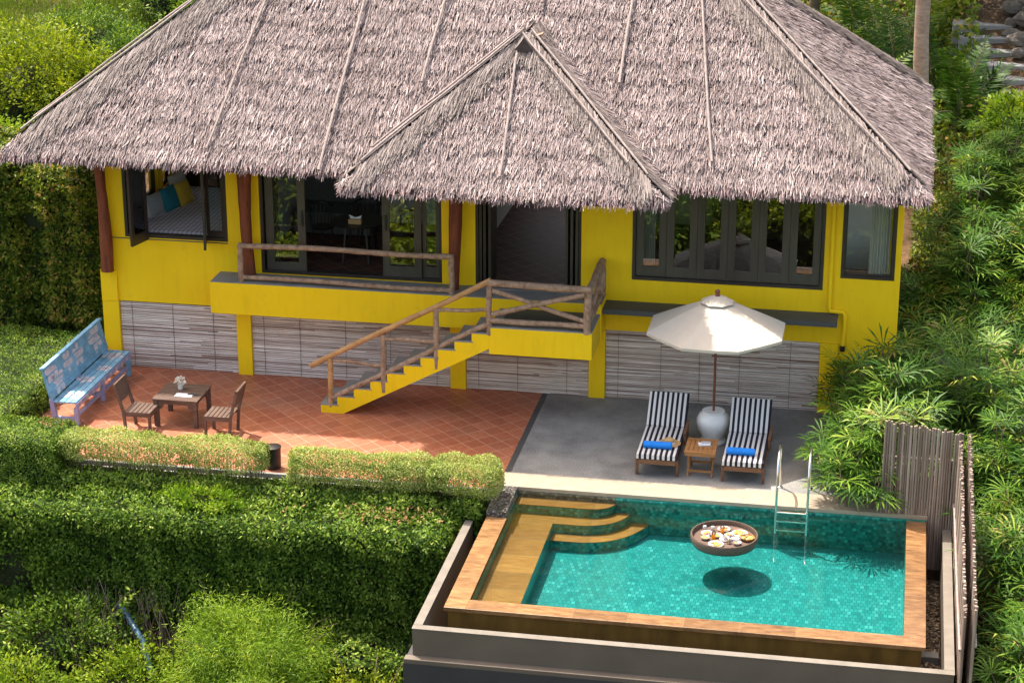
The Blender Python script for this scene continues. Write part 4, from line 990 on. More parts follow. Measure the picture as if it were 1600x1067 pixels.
# ------------------------------------------------------------------ interior furniture
bed = thing('bed', (-1.1, 2.0, FL), 'low bed with a patterned grey quilt seen through the open window', 'bed')
MB().box(-2.2, .1, .5, 3.7, FL+.001, 2.22).build('base', 'darkwood', bed); m = MB(); m.box(-2.18, .09, .52, 3.6, 2.221, 2.47); m.build('quilt', 'quilt', bed, bev=.05)
MB().box(-2.2, .1, 3.62, 3.8, FL+.001, 2.78).build('headboard', 'darkwood', bed)
def pillow(x, y, z, rx, rz, sx, sy, mat, label):
    m = MB(); n = 10; vs = []
    for s in (1, -1):
        for i in range(n+1):
            for j in range(n+1):
                u, v_ = i/n*2-1, j/n*2-1; h = .085*((1-u**4)*(1-v_**4))**.6*s; e_ = 1-.08*(1-abs(u))*0; vs.append((u*sx/2*(1-.06*(1-v_*v_)), v_*sy/2*(1-.06*(1-u*u)), h))
    k = (n+1)**2; fs = []
    for i in range(n):
        for j in range(n):
            a = i*(n+1)+j; fs += [(a, a+1, a+n+2, a+n+1), (k+a, k+a+n+1, k+a+n+2, k+a+1)]
    m.add(vs, fs); o = m.build('pillow', mat, smooth=True, local=True); o.location = (x, y, z); o.rotation_euler = (rx, 0, rz); tag(o, label, 'pillow', 'pillows on the bed')
pillow(-1.93, 1.35, 2.72, R(75), R(75), .44, .42, 'pil_grey', 'grey pillow nearest the window on the bed')
pillow(-1.82, 1.85, 2.70, R(72), R(78), .48, .46, 'pil_teal', 'teal pillow in the middle of the bed pillows'); pillow(-1.68, 2.25, 2.70, R(72), R(80), .48, .46, 'pil_yellow', 'yellow pillow resting against the teal one')
pillow(-2.05, 1.15, 2.66, R(72), R(76), .42, .38, 'pil_white', 'white pillow behind the grey pillow on the bed'); pillow(-1.95, 2.75, 2.72, R(70), R(80), .6, .46, 'pil_white', 'white pillow at the far end of the bed')
def curtain(x0, x1, y, z0, z1, label, tie=False):
    n = 40; vs = []; K = 12
    for j in range(K+1):
        t = j/K; sq = 1-.45*math.sin(math.pi*min(1, t*1.0))**2 if tie else 1
        for i in range(n+1):
            u = i/n; xx = x0+(x1-x0)*(u*sq); vs.append((xx, y+.03*math.sin(u*2*math.pi*7), z0+(z1-z0)*t))
    m = MB().add(vs, [(j*(n+1)+i, j*(n+1)+i+1, (j+1)*(n+1)+i+1, (j+1)*(n+1)+i) for j in range(K) for i in range(n)])
    o = m.build('curtain', 'curtain', smooth=True); s = o.modifiers.new('thick', 'SOLIDIFY'); s.thickness = .004; tag(o, label, 'curtain', 'white curtains')
curtain(11.18, 11.52, .24, 2.3, CE-.02, 'white curtain inside the narrow window at the right corner')
curtain(7.30, 7.52, .30, 2.3, CE-.02, 'white curtain at the left end of the big bay window')
curtain(-1.95, -1.78, .32, 2.5, CE-.02, 'white curtain at the left of the open bedroom window'); curtain(.66, .76, .34, 2.0, CE-.02, 'white curtain at the left edge of the sliding doors')
curtain(-1.50, -1.12, 3.86, 2.8, CE-.02, 'white curtain at the back of the bedroom')
dt = thing('dining_table', (2.0, 1.15, FL), 'round dark glass dining table inside the sliding doors', 'table')
MB().lathe((0, 0, .72), [(.50, 0), (.51, .01), (.50, .02), (.01, .02)], 40).build('tabletop', 'black', dt, local=True)
for k in range(4): a = R(45+90*k); MB().bar((.35*math.cos(a), .35*math.sin(a), 0), (.25*math.cos(a), .25*math.sin(a), .72), .03, .03, (0, 1, .1)).build('leg', 'darkwood', dt, local=True)
tb2 = thing('tissue_box', (2.0, .95, FL+.742), 'straw coloured tissue box on the dining table', 'box')
MB().box(-.12, .12, -.06, .06, 0, .09).build('box', 'straw', tb2, local=True, bev=.008)
MB().add([(-.09, 0, .091), (.09, 0, .091), (.12, .02, .15), (0, -.02, .12), (-.12, .02, .15)], [(0, 1, 2, 3, 4)]).build('tissue', 'paper', tb2, local=True).modifiers.new('t', 'SOLIDIFY').thickness = .006
def dchair(x, y, rz, label):
    o = thing('dining_chair', (x, y, FL), label, 'chair', 'black spindle back dining chairs', rz)
    MB().lathe((0, 0, .44), [(.22, 0), (.225, .02), (.2, .03), (.01, .028)], 24).build('seat', 'darkwood', o, local=True)
    for k in range(4): a = R(45+90*k); MB().tube([(.20*math.cos(a), .20*math.sin(a), 0), (.17*math.cos(a), .17*math.sin(a), .44)], .015, 8).build('leg', 'darkwood', o, local=True)
    MB().tube([(.26*math.cos(R(t)), .26*math.sin(R(t)), .82+.04*math.sin(R(t))) for t in range(-10, 191, 20)], .02, 8).build('back_rail', 'black', o, local=True, smooth=True)
    m = MB()
    for t in range(-5, 186, 19): m.tube([(.20*math.cos(R(t)), .20*math.sin(R(t)), .46), (.26*math.cos(R(t)), .26*math.sin(R(t)), .82)], .009, 6)
    m.build('spindles', 'black', o, local=True)
dchair(1.95, 1.95, 0, 'black spindle back chair behind the dining table'); dchair(2.78, 1.4, R(-70), 'black spindle back chair right of the dining table'); dchair(1.2, 1.6, R(60), 'black spindle back chair left of the dining table')
sf = thing('sofa', (1.1, 3.0, FL), 'grey upholstered daybed at the back of the living room', 'sofa')
MB().box(-.75, .75, -.4, .45, 0, .42).build('seat', 'grey_cloth', sf, local=True, bev=.03); MB().box(-.75, .75, .35, .52, .421, .95).build('backrest', 'grey_cloth', sf, local=True, bev=.03)
kb = thing('sideboard', (9.2, 3.9, FL), 'dark wooden sideboard at the back of the bay room', 'cabinet')
MB().box(-1, 1, -.25, .25, 0, .8).build('carcass', 'darkwood', kb, local=True, bev=.01)
for k in range(3): MB().box(-.96+k*.65, -.35+k*.65, -.265, -.2505, .06, .74).build('door', 'brownwood', kb, local=True)

# ------------------------------------------------------------------ bamboo fence
def cane_fence(name, label, runs, cat='fence'):
    o = thing(name, runs[0][0], label, cat)
    for (p0, p1, top0, top1, bot, off) in runs:
        p0, p1 = Vector(p0), Vector(p1); d = (p1-p0).normalized(); nn = Vector((-d.y, d.x, 0)); Ln = (p1-p0).length; t = 0; m = MB()
        while t < Ln:
            r = random.uniform(.017, .023); q = p0+d*(t+r)+nn*(off+random.uniform(-.008, .008)); top = top0+(top1-top0)*t/Ln+random.uniform(-.035, .035)
            ln = random.uniform(-.012, .012)
            m.tube([(q.x, q.y, bot), (q.x+ln*.4, q.y, (bot+top)/2), (q.x+ln, q.y, top)], [r, r*.95, r*.9], 8, random.random()); t += 2*r*.97
        m.build('cane_panel', 'canev', o, smooth=True)
        for zf in (.25, .8):
            a = p0+nn*(off+.035*(1 if off >= 0 else -1)); b = p1+nn*(off+.035*(1 if off >= 0 else -1)); z = bot+(min(top0, top1)-bot)*zf
            MB().log((a.x, a.y, z), (b.x, b.y, z), .018, 10, .003, 7).build('rail', 'pole', o, smooth=True)
    return o
cane_fence('bamboo_fence', 'grey bamboo cane fence facing the pool behind its right corner', [((11.60, -4.12, -.3), (12.76, -4.12, -.3), 1.53, 1.38, -.9, .0)])
cane_fence('bamboo_fence', 'tall double sided bamboo cane fence running along the right side of the pool', [((12.78, -4.30, -.3), (12.80, -9.1, -.3), 1.34, .82, -1.8, -.03), ((12.85, -4.2, -.3), (12.87, -9.1, -.3), 1.42, .92, -1.8, .03)])

# ------------------------------------------------------------------ vegetation
def foliage_box(L, x0, x1, y0, y1, z0, z1, n, leaf, rnd_b=0, amp=.07, faces='tfbse', k=0, up=.6, undercut=0):
    """leaves spread over the lumpy surface of a clipped hedge"""
    A_ = {'t': (x1-x0)*(y1-y0), 'f': (x1-x0)*(z1-z0), 'b': (x1-x0)*(z1-z0)*.5, 's': (y1-y0)*(z1-z0), 'e': (y1-y0)*(z1-z0)}
    tot = sum(A_[f] for f in faces)
    for f in faces:
        m_ = int(n*A_[f]/tot)
        if m_ < 1: continue
        a, b = RNG.random(m_), RNG.random(m_)
        if f == 't': p = np.stack([x0+(x1-x0)*a, y0+(y1-y0)*b, np.full(m_, z1)], -1); nn = (0, 0, 1)
        if f == 'f': p = np.stack([x0+(x1-x0)*a, np.full(m_, y0), z0+(z1-z0)*b], -1); nn = (0, -1, 0)
        if f == 'b': p = np.stack([x0+(x1-x0)*a, np.full(m_, y1), z0+(z1-z0)*b], -1); nn = (0, 1, 0)
        if f == 's': p = np.stack([np.full(m_, x1), y0+(y1-y0)*a, z0+(z1-z0)*b], -1); nn = (1, 0, 0)
        if f == 'e': p = np.stack([np.full(m_, x0), y0+(y1-y0)*a, z0+(z1-z0)*b], -1); nn = (-1, 0, 0)
        nn = np.array(nn, float)
        # round the edges
        c = np.array([(x0+x1)/2, (y0+y1)/2, (z0+z1)/2]); h = np.array([(x1-x0)/2, (y1-y0)/2, (z1-z0)/2]); rd = min(.16, h[0], h[1], h[2])
        q = p-c; inner = np.clip(q, -(h-rd), h-rd); dv = q-inner; p = c+inner+unit(dv+nn*1e-6)*rd
        nv = unit(dv+nn*1e-6)
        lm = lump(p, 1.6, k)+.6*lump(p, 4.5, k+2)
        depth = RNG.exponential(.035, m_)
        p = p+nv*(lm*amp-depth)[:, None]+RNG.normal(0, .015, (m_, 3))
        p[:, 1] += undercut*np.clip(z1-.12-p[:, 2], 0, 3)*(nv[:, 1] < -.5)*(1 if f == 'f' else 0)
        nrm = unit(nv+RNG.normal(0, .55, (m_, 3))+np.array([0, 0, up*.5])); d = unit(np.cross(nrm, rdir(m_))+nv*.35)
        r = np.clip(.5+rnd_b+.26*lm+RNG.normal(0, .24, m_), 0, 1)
        L.quads(p, d, nrm, leaf*RNG.uniform(.7, 1.3, m_), leaf*.55*RNG.uniform(.8, 1.2, m_), r)
def core_box(m, x0, x1, y0, y1, z0, z1): m.box(x0, x1, y0, y1, z0, z1)
def hedge(name, boxes, label, leafm, leaf, stems=None, extra=None, undercut=0):
    o = thing(name, ((boxes[0][0]+boxes[0][1])/2, (boxes[0][2]+boxes[0][3])/2, boxes[0][4]), label, 'hedge')
    L = Leaves(); m = MB()
    for bx in boxes:
        x0, x1, y0, y1, z0, z1, n, k = bx[:8]; foliage_box(L, x0, x1, y0, y1, z0, z1, n, leaf, k=k, amp=bx[8] if len(bx) > 8 else .07, faces=bx[9] if len(bx) > 9 else 'tfbse', undercut=undercut)
        i = .13
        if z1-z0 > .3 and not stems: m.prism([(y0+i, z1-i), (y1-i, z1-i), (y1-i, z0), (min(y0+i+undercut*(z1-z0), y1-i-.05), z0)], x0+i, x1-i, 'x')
    if extra: extra(L)
    L.build('foliage', leafm, o)
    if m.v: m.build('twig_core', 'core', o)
    if stems:
        s = MB()
        for x0, x1, y0, y1, z0, z1, cnt in stems:
            for _ in range(cnt):
                x, y = random.uniform(x0, x1), random.uniform(y0, y1); s.tube([(x, y, z0), (x+random.uniform(-.04, .04), y+random.uniform(-.04, .04), (z0+z1)/2), (x+random.uniform(-.09, .09), y+random.uniform(-.09, .09), z1)], [.007, .005, .003], 5)
        s.build('stems', 'bark', o)
    return o
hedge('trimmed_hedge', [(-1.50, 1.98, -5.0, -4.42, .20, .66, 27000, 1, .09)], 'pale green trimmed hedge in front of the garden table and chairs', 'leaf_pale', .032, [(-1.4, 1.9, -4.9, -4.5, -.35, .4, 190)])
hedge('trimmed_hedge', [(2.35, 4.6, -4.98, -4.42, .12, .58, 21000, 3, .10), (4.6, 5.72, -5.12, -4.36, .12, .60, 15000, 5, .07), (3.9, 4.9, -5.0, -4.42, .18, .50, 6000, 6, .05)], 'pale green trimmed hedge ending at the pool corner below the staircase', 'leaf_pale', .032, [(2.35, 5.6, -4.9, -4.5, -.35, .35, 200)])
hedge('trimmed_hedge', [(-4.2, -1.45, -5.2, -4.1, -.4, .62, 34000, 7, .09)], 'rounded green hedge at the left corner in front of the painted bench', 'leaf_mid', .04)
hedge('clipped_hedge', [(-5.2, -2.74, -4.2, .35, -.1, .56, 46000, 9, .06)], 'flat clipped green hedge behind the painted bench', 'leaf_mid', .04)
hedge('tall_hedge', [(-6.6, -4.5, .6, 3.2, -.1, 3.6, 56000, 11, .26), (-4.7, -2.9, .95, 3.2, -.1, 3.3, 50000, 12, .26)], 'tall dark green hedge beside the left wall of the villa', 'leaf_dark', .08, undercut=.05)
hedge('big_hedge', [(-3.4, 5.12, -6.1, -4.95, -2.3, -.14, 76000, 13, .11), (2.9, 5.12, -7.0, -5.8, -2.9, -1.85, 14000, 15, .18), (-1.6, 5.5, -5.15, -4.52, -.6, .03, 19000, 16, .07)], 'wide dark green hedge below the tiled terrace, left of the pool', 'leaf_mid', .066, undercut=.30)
# fallen dry leaves on the hedge
L = Leaves(); n = 150; p = np.stack([RNG.uniform(1.5, 4.9, n), RNG.uniform(-5.7, -5.05, n), np.full(n, -.06)], -1); p[:120, 0] = RNG.normal(4.1, .45, 120); p[:, 0] = np.minimum(p[:, 0], 4.95)
L.quads(p, rdir(n), unit(RNG.normal(0, .4, (n, 3))+np.array([0, 0, 1])), .07, .035, RNG.random(n)); tag(L.build('fallen_leaves', 'leaf_dry'), 'dry brown fallen leaves scattered on top of the big hedge', 'leaves', kind='stuff')

def shrub(name, c, r, n, leafm, leaf, label, cat='shrub', twigs=70, k=0, droop=0, narrow=.5, group=None, sprigs=0, inner=True, upb=.3, zcut=None):
    o = thing(name, (c[0], c[1], c[2]-r[2]), label, cat, group); L = Leaves(); r = np.array(r); c = np.array(c)
    u = rdir(twigs, upb); u[:, 2] = np.abs(u[:, 2])*np.where(RNG.random(twigs) < .8, 1, -1)
    sh = 1+.28*lump(u, 1.7, k)[:, None]+RNG.normal(0, .08, (twigs, 1)); tc = c+u*r*sh
    w = RNG.random(n); ti = RNG.integers(0, twigs, n)
    base = c+(tc[ti]-c)*(1-.42*RNG.random(n)[:, None]**1.6)
    p = base+RNG.normal(0, 1, (n, 3))*(.10*np.mean(r))
    dirr = unit((p-c)/r); nrm = unit(dirr*.8+RNG.normal(0, .6, (n, 3))+np.array([0, 0, .5])); d = unit(np.cross(nrm, rdir(n))*.8+dirr*.6+np.array([0, 0, -droop]))
    bri = .5+.35*lump(tc, 2.2, k+3)[ti]
    L.quads(p, d, nrm, leaf*RNG.uniform(.6, 1.35, n), leaf*narrow*RNG.uniform(.8, 1.2, n), np.clip(bri+RNG.normal(0, .2, n), 0, 1))
    m = MB()
    for j in range(min(twigs, 40)): q = tc[j]; m.tube([(c[0]+random.uniform(-.08, .08), c[1]+random.uniform(-.08, .08), c[2]-r[2]), tuple((c+(q-c)*.5)), tuple(q)], [.02, .012, .004], 5)
    for j in range(sprigs):
        a = random.uniform(0, 6.28); q0 = c+np.array([math.cos(a)*r[0]*.6, math.sin(a)*r[1]*.6, r[2]*.6]); q1 = q0+np.array([math.cos(a)*.5, math.sin(a)*.5, random.uniform(.25, .7)])
        m.tube([tuple(q0), tuple((q0+q1)/2+np.array([0, 0, .08])), tuple(q1)], [.008, .006, .003], 5)
        s = 34; t = RNG.random(s); pp = q0+(q1-q0)*t[:, None]+RNG.normal(0, .02, (s, 3)); L.quads(pp, rdir(s, -.2), rdir(s, .8), leaf*1.2, leaf*narrow*1.1, np.clip(.7+RNG.normal(0, .2, s), 0, 1))
    L.build('foliage', leafm, o); m.build('stems', 'bark', o)
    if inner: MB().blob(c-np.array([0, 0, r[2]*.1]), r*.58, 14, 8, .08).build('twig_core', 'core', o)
    return o
shrub('bamboo_shrub', (2.35, -7.0, -2.45), (1.35, 1.1, 1.25), 50000, 'leaf_bush', .09, 'bright green feathery bamboo bush in front of the big hedge', 'bush', 420, 2, .35, .13, sprigs=12)
shrub('leafy_shrub', (-2.0, -5.5, -1.25), (1.0, .7, .85), 7000, 'leaf_mid', .085, 'green shrub with large leaves at the left edge beside the big hedge', k=4, twigs=90)
shrub('creeper', (1.1, -5.35, -.12), (.75, .38, .14), 3500, 'leaf_bush', .06, 'bright green creeper patch growing over the top of the big hedge', 'creeper', k=3, twigs=60, inner=False)
shrub('leafy_shrub', (-.85, -5.35, -.95), (.55, .5, .55), 1500, 'leaf_bamboo', .13, 'small bright shrub with long leaves growing through the left end of the big hedge', k=5, twigs=26, narrow=.34, inner=False, droop=.2)
shrub('leafy_shrub', (-.9, -6.4, -2.3), (1.15, .8, .8), 9000, 'leaf_mid', .075, 'olive green shrub with dry twigs in the lower left', k=6, twigs=110, sprigs=5)
shrub('leafy_shrub', (.35, -7.1, -2.75), (.95, .8, .8), 7000, 'leaf_bamboo', .07, 'low yellow green shrub left of the bamboo bush', k=7, twigs=90, sprigs=5)
shrub('leafy_shrub', (-1.1, -7.7, -2.9), (1.2, .8, .9), 8000, 'leaf_bamboo', .075, 'yellow green shrub at the bottom left corner', k=8, twigs=90, sprigs=4)
shrub('leafy_shrub', (4.35, -7.6, -2.55), (.75, .6, .75), 5000, 'leaf_lime', .055, 'small yellow green shrub between the bamboo bush and the basin wall', k=9, twigs=60, sprigs=4)
# dry reeds
m = MB()
for i in range(170):
    x, y = random.gauss(.0, .55), random.gauss(-6.4, .35); z = -2.7; hgt = random.uniform(.7, 1.5); m.tube([(x, y, z), (x+random.uniform(-.06, .06), y, z+hgt*.5), (x+random.uniform(-.25, .25), y+random.uniform(-.15, .15), z+hgt)], [.006, .005, .003], 5, random.random())
tag(m.build('dry_stalks', 'canev'), 'dry brown standing stalks among the lower left shrubs', 'stalks', kind='stuff')
tag(MB().tube([(-.35, -5.8, -1.85), (.0, -6.3, -1.66), (.45, -6.75, -1.93), (.7, -7.05, -2.4)], .05, 10).build('blue_pipe', 'pipeblue', smooth=True), 'dull blue plastic pipe lying below the big hedge beside the bamboo bush', 'pipe')
tag(MB().log((-2.6, -5.2, -.55), (-1.3, -5.6, -.95), .022, 12, .03).build('dead_branch', 'pole', smooth=True), 'bare grey dead branch sticking out of the shrubs at the left edge', 'branch')

# lady palms
def fan(L, M_, p, d, size, segs, dry=False):
    p = np.array(p, float); d = unit(np.array(d, float)); up = np.array([0, 0, 1.]); sd = unit(np.cross(d, up)+1e-6); nn = unit(np.cross(sd, d))
    base = .5+random.gauss(0, .18)
    for k in range(segs):
        a = R(-118+236*k/(segs-1)+random.uniform(-5, 5)); ln = size*(1-.28*abs(math.sin(a*.55)))*random.uniform(.85, 1.1)
        v = d*math.cos(a)+sd*math.sin(a)+nn*random.uniform(-.05, .22); v = unit(v); w = unit(np.cross(v, nn)); mid = p+v*ln*.68; tip_d = unit(v+np.array([0, 0, -random.uniform(.1, .7)]))
        r = np.clip(base+random.gauss(0, .1), 0, .92) if not dry else random.uniform(.95, 1)
        W_ = size*.066; e_ = mid+tip_d*ln*.34
        L.V.append(np.array([p, mid-w*W_/2, e_, mid+w*W_/2])); L.Rr.append(np.full(4, r))
def lady_palm_mesh(seed, canes, hgt, fans, size):
    random.seed(seed); L = Leaves(); m = MB()
    for c in range(canes):
        a = random.uniform(0, 6.28); rr = random.uniform(.03, .32); x, y = rr*math.cos(a), rr*math.sin(a); h = hgt*random.uniform(.5, 1.05); tx, ty = x*1.9, y*1.9
        m.tube([(x, y, -.1), ((x+tx)/2, (y+ty)/2, h*.5), (tx, ty, h)], [.014, .013, .009], 6)
        for f in range(fans):
            t = 1-.5*(f/fans)*random.uniform(.6, 1); px, py, pz = x+(tx-x)*t, y+(ty-y)*t, h*t; b = random.uniform(0, 6.28); el = random.uniform(-.2, .7) if f > 1 else random.uniform(.5, 1.3); dv = np.array([math.cos(b), math.sin(b), el]); dv /= np.linalg.norm(dv)
            pl = random.uniform(.08, .24); q = np.array([px, py, pz])+dv*pl; m.tube([(px, py, pz), tuple(q)], .005, 4); fan(L, m, q, dv+np.array([0, 0, -.25]), size*random.uniform(.8, 1.15), random.choice([10, 11, 12, 13]), random.random() < .03)
    return L, m
variants = []
for i, (cn, hg, fs_, sz) in enumerate(((9, 1.5, 6, .44), (8, 1.2, 6, .42), (10, 1.75, 6, .46), (9, .8, 7, .42))): variants.append(lady_palm_mesh(50+i, cn, hg, fs_, sz))
protos = []
random.seed(21)
def place_palm(x, y, z, v, rz, sc, label, group):
    if len([1 for q in protos if q[0] == v]) == 0:
        o = thing('lady_palm', (x, y, z), label, 'palm', group, rz); o.scale = (sc,)*3
        variants[v][0].build('fan_leaves', 'leaf_palm', o, local=True); variants[v][1].build('canes', 'bark', o, local=True); protos.append((v, o)); return o
    src = [q[1] for q in protos if q[0] == v][0]
    return copy_tree(src, (x, y, z), rz, label, sc, group)
gp = 'lady palms by the pool corner'
near = [(11.02, -2.70, 0, 3, .85), (11.0, -1.95, 0, 1, .85), (11.05, -1.35, 0, 1, .95), (11.0, -3.25, 0, 3, 1.0), (11.3, -3.70, -.1, 3, 1.0), (11.6, -3.55, -.1, 3, 1.1), (11.2, -2.5, 0, 1, 1.05), (11.65, -2.95, 0, 1, 1.15), (12.15, -2.75, 0, 1, 1.1), (11.35, -1.75, 0, 0, .95), (11.95, -2.2, 0, 0, 1.05), (11.55, -.95, 0, 0, 1.0), (12.2, -1.3, 0, 2, .95), (11.0, -.75, 0, 1, .95)]
for x, y, z, v, s in near: place_palm(x, y, z, v, random.uniform(0, 6.28), s, 'lady palm in the dense clump between the grey terrace and the bamboo fence', gp)
gp2 = 'lady palms on the slope right of the pool'
y = -9.6
while y < 7.9:
    x = 13.50 if y < -3 else 13.35; xmax = 14.6+(.02*(y+9))
    while x < xmax+.5:
        xx, yy = x+random.uniform(-.18, .18), y+random.uniform(-.2, .2); v = random.choice([0, 1, 2, 0])
        if yy > -4.0: xx -= .25
        place_palm(xx, yy, float(H(xx, yy))-.05, v, random.uniform(0, 6.28), random.uniform(.85, 1.2), 'lady palm in the mass of palms right of the bamboo fence', gp2)
        x += random.uniform(.62, .85)
    y += random.uniform(.62, .8)
for x, y, s in ((12.15, .5, 1.2), (12.2, 1.7, 1.2), (12.1, -.3, 1.1), (12.15, 3.0, 1.2), (12.5, .4, 1.25), (12.85, 1.3, 1.3), (12.45, 2.4, 1.25), (12.9, 3.3, 1.2), (12.5, 4.4, 1.1), (12.8, 5.6, 1.1), (12.45, -.6, 1.15)):
    place_palm(x, y, float(H(x, y)), 1, random.uniform(0, 6.28), s, 'lady palm in the shade along the right wall of the villa', 'lady palms along the villa wall')
# dark undergrowth carpet under the palms
def carpet(name, x0, x1, y0, y1, n, mat, leaf, label, cat, hh=.25, narrow=.5):
    L = Leaves(); x, y = RNG.uniform(x0, x1, n), RNG.uniform(y0, y1, n); h = RNG.random(n)*hh*(1+lump(np.stack([x, y, x*0], -1), 1.3, 4))
    p = np.stack([x, y, H(x, y)+h], -1); L.quads(p, unit(rdir(n)+np.array([0, 0, .35])), rdir(n, 1.2), leaf*RNG.uniform(.6, 1.4, n), leaf*narrow, np.clip(.5+.3*lump(p, 1.5, 2)+RNG.normal(0, .2, n), 0, 1))
    return tag(L.build(name, mat), label, cat, kind='stuff')
carpet('undergrowth', 13.0, 16, -10, 9, 26000, 'leaf_dark', .10, 'dark low undergrowth between the lady palms on the slope', 'undergrowth', .5)
carpet('undergrowth', -6.5, 5.0, -8.6, -5.0, 16000, 'leaf_dark', .07, 'dark low undergrowth on the soil between the lower shrubs', 'undergrowth', .25)
carpet('undergrowth', 11.95, 13.2, .3, 9.4, 9000, 'leaf_dark', .10, 'dark low undergrowth in the strip beside the right wall of the villa', 'undergrowth', .35)
# grass slope upper left
L = Leaves(); n = 110000; x, y = RNG.uniform(-13, -3.5, n), RNG.uniform(10, 24, n); p = np.stack([x, y, H(x, y)-.02], -1)
L.quads(p, unit(RNG.normal(0, .45, (n, 3))+np.array([0, 0, 1])), rdir(n), RNG.uniform(.10, .30, n), .022, np.clip(.5+.4*lump(p, 1.2, 5)+RNG.normal(0, .2, n), 0, 1)); tag(L.build('grass', 'grass'), 'rough light green grass on the slope at the upper left', 'grass', kind='stuff')
for i, (x, y, z, r, lb, mt, lf) in enumerate([
    (-8.6, 11.8, 2.2, (1.7, 1.4, 1.5), 'large lime yellow shrub above the left end of the thatched roof', 'leaf_lime', .11),
    (-6.9, 11.2, 2.0, (1.3, 1.1, 1.2), 'smaller lime yellow shrub touching the left slope of the roof', 'leaf_lime', .11),
    (-8.9, 9.0, 1.0, (1.9, 1.2, 1.3), 'green shrub at the left edge below the lime yellow shrub', 'leaf_bamboo', .10),
    (-6.9, 14.2, 2.5, (1.0, .9, .8), 'dark green shrub in the grass just left of the roof', 'leaf_mid', .09),
    (-5.4, 14.6, 2.7, (1.2, 1.0, 1.0), 'green shrub behind the upper left slope of the roof', 'leaf_mid', .09),
    (-8.9, 15.6, 2.6, (1.5, 1.0, .9), 'low green shrub in the grass at the upper left', 'leaf_mid', .09),
    (-5.6, 17.6, 3.2, (1.2, 1.0, 1.0), 'round green shrub furthest up the slope beside the roof edge', 'leaf_bamboo', .10),
    (-9.9, 13.0, 2.2, (1.2, 1.0, 1.1), 'olive green shrub at the left edge above the lime yellow shrub', 'leaf_mid', .10),
    (-7.6, 18.4, 3.3, (1.1, .9, .8), 'small dark shrub in the grass at the top edge', 'leaf_mid', .10),
    (-6.6, 8.4, 1.0, (1.3, 1.0, 1.2), 'yellow green shrub just above the left eave corner', 'leaf_bamboo', .10)]):
    shrub('round_shrub', (x, y, z), r, 9000 if i < 3 else 6000, mt, lf, lb, k=20+i, twigs=110)
shrub('leafy_shrub', (13.9, 8.9, 2.9), (.7, .7, .8), 3500, 'leaf_bamboo', .13, 'bright green broad leaved shrub at the right edge above the lady palms', k=33, twigs=60)

# tall palm trunk behind the roof
tp_ = thing('palm_tree', (12.0, 9.3, float(H(12.0, 9.3))), 'tall palm with a bare ringed brown trunk rising behind the right end of the roof', 'palm')
path = [(12.07-.02*i+.03*math.sin(i*.7), 9.3, float(H(12, 9.3))+i*.5) for i in range(0, 19)]; rad = [.17*(1+.5*math.exp(-i*.9))*(1-.012*i)*(1+.03*math.sin(i*2.3)) for i in range(19)]
MB().tube(path, rad, 18).build('trunk', 'trunk', tp_, smooth=True)
def frond(L, m, p, a, el, ln, lf=.38, droop=.9, r0=.5):
    p = np.array(p, float); pts = [p]; d = np.array([math.cos(a)*math.cos(el), math.sin(a)*math.cos(el), math.sin(el)])
    K = 14
    for i in range(K): d = unit(d+np.array([0, 0, -droop/K*(.4+i/K)])); pts.append(pts[-1]+d*ln/K)
    m.tube([tuple(q) for q in pts], [.014*(1-.8*i/K) for i in range(K+1)], 5)
    for i in range(1, K*3):
        t = i/(K*3); f = t*K; j = min(int(f), K-1); q = pts[j]+(pts[j+1]-pts[j])*(f-j); d = unit(pts[j+1]-pts[j]); sd = unit(np.cross(d, (0, 0, 1)))
        for s in (-1, 1):
            v = unit(sd*s+d*.55+np.array([0, 0, random.uniform(-.5, .1)])); L_ = lf*math.sin(math.pi*min(1, .12+t*.9))**.6*random.uniform(.85, 1.1)
            L.quads(np.array([q]), np.array([v]), np.array([unit(np.cross(v, d))*1.0]), L_, .045, np.clip(r0+random.gauss(0, .12), 0, 1))
top = path[-1]; L = Leaves(); m = MB()
for k in range(16): frond(L, m, top, k*2.4, random.uniform(.0, 1.0), 2.6, .55, 1.3)
L.build('crown', 'leaf_frond', tp_); m.build('frond_ribs', 'bark', tp_)
def areca(x, y, n, ln, label, r0=.5, group=None):
    z = float(H(x, y)); o = thing('feather_palm', (x, y, z), label, 'palm', group); L = Leaves(); m = MB()
    for k in range(n): frond(L, m, (x+random.uniform(-.15, .15), y+random.uniform(-.15, .15), z+random.uniform(0, .5)), random.uniform(0, 6.28), random.uniform(.5, 1.35), ln*random.uniform(.75, 1.15), .42, 1.5, r0)
    L.build('fronds', 'leaf_frond', o); m.build('frond_ribs', 'bark', o)
areca(10.6, 11.2, 20, 2.6, 'feather palm with bright arching fronds just behind the right roof slope', .6)
areca(9.3, 12.5, 20, 2.6, 'dark feather palm behind the upper right roof edge'); areca(11.5, 14.2, 20, 2.7, 'feather palm left of the tall bare trunk', .45)
areca(12.3, 13.6, 18, 2.5, 'feather palm right of the tall bare trunk', .35); areca(12.3, 17.2, 18, 2.8, 'feather palm with yellow green fronds beside the top of the garden steps', .8)
areca(12.9, 10.6, 14, 1.9, 'dark feather palm at the foot of the tall bare trunk', .25); areca(8.0, 14.5, 18, 2.6, 'feather palm furthest left behind the roof ridge', .5)
areca(10.6, 16.5, 18, 2.9, 'feather palm at the top edge behind the roof', .4)
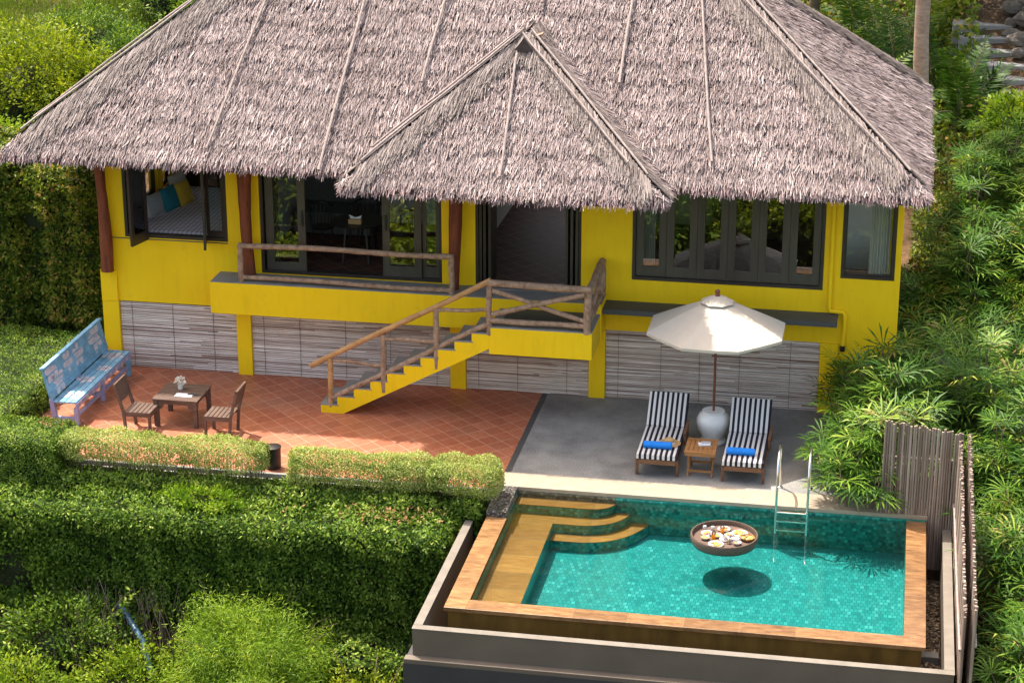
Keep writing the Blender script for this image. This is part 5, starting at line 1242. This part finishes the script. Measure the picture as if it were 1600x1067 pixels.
for x, y, z, r in ((9.3, 17.5, 8.0, 2.5), (12.6, 18.5, 8.2, 2.5), (11.9, 14.9, 7.4, 1.9), (14.6, 15.2, 7.6, 1.9)):
    t_ = shrub('shade_tree', (x, y, z), (r, r, r*.7), 6000, 'leaf_mid', .16, 'green tree crown standing above the feather palms behind the roof', 'tree', k=70+int(x), twigs=110, inner=False, group='trees above the feather palms')
    MB().tube([(x, y, float(H(x, y))-.2), (x+.1, y, 5), (x, y, z)], [.16, .12, .08], 10).build('trunk', 'bark', t_, smooth=True)
# strap leaved agave
ag = thing('strap_leaf_plant', (13.50, 11.3, float(H(13.50, 11.3))), 'dark plant with long strap leaves on the mulch beside the garden steps', 'plant'); L = Leaves(); zb_ = float(H(13.50, 11.3))
for k in range(46):
    a = k*2.4; el = random.uniform(.1, 1.4); d = np.array([math.cos(a)*math.cos(el), math.sin(a)*math.cos(el), math.sin(el)]); ln = random.uniform(.6, 1.0); w = unit(np.cross(d, (0, 0, 1))); p = np.array([13.50, 11.3, zb_+.15+.2*math.sin(el)])
    mid = p+d*ln*.5; tip = mid+unit(d+np.array([0, 0, -.5]))*ln*.5; L.V.append(np.array([p-w*.02, mid-w*.045, tip, mid+w*.045])); L.Rr.append(np.full(4, random.uniform(0, .6)))
L.build('strap_leaves', 'leaf_palm', ag); MB().tube([(13.50, 11.3, zb_-.1), (13.50, 11.3, zb_+.35)], .07, 8).build('stem', 'bark', ag)
# garden steps with risers going up the slope
gs = thing('garden_steps', (14.0, 14.0, 2.6), 'pale stone garden steps climbing the slope at the upper right corner', 'steps')
for k in range(7):
    y = 11.2+k*.6; x = 14.15-k*.15; MB().box(x-.6, x+.75, y, y+.64, float(H(14, 11.2))-.3+k*.18, float(H(14, 11.2))+.17+k*.18).build('step', 'concrete', gs, bev=.015)
random.seed(5)
rk = [(14.25+random.uniform(-.3, .6), 14.0+random.uniform(-.7, 1.8)) for _ in range(26)]
for i, (x, y) in enumerate(rk):
    r = random.uniform(.13, .26); m = MB(); z = float(H(x, y)); m.blob((x, y, z+.05+.1*(i % 3)), (r, r*random.uniform(.7, 1), r*.7), 8, 6, .16); tag(m.build('rock', 'rock'), 'rough brown rock in the pile beside the garden steps', 'rock', 'rocks piled beside the garden steps')
# mulch leaf litter
L = Leaves(); n = 5000; x, y = RNG.uniform(12.4, 15.5, n), RNG.uniform(8.5, 13, n); p = np.stack([x, y, H(x, y)+.015], -1); L.quads(p, rdir(n), unit(RNG.normal(0, .3, (n, 3))+np.array([0, 0, 1])), .09, .04, RNG.random(n)); tag(L.build('leaf_litter', 'leaf_dry'), 'brown leaf litter on the bare soil below the garden steps', 'leaves', kind='stuff')
carpet('undergrowth', 5, 13.2, 9.5, 24, 36000, 'leaf_dark', .16, 'dark green undergrowth behind the feather palms at the top', 'undergrowth', .9)
# planting further down the hillside towards the viewer (seen mirrored in the glass)
for i, (x, y, zt, rr) in enumerate([(-8, -12.5, -1.1, 2.4), (-4.6, -12.8, -1.0, 2.3), (-1.2, -13.2, -.7, 2.4), (2.4, -13.4, -.3, 2.3), (6, -14.4, .5, 2.3), (9.4, -15, .8, 2.3), (12.8, -14.6, .7, 2.4), (-10, -16.5, 1.2, 2.8), (-3, -17, 2.2, 2.8), (4, -18.5, 2.6, 2.8), (11.5, -19, 2.8, 2.8)]):
    shrub('hillside_tree', (x, y, zt-rr*.8), (rr*.9, rr*.8, rr*.8), 6500, ['leaf_bush', 'leaf_mid', 'leaf_lime'][i % 3], .17, 'rounded green tree on the hillside below the pool', 'tree', k=40+i, twigs=120, group='trees on the hillside below the pool')
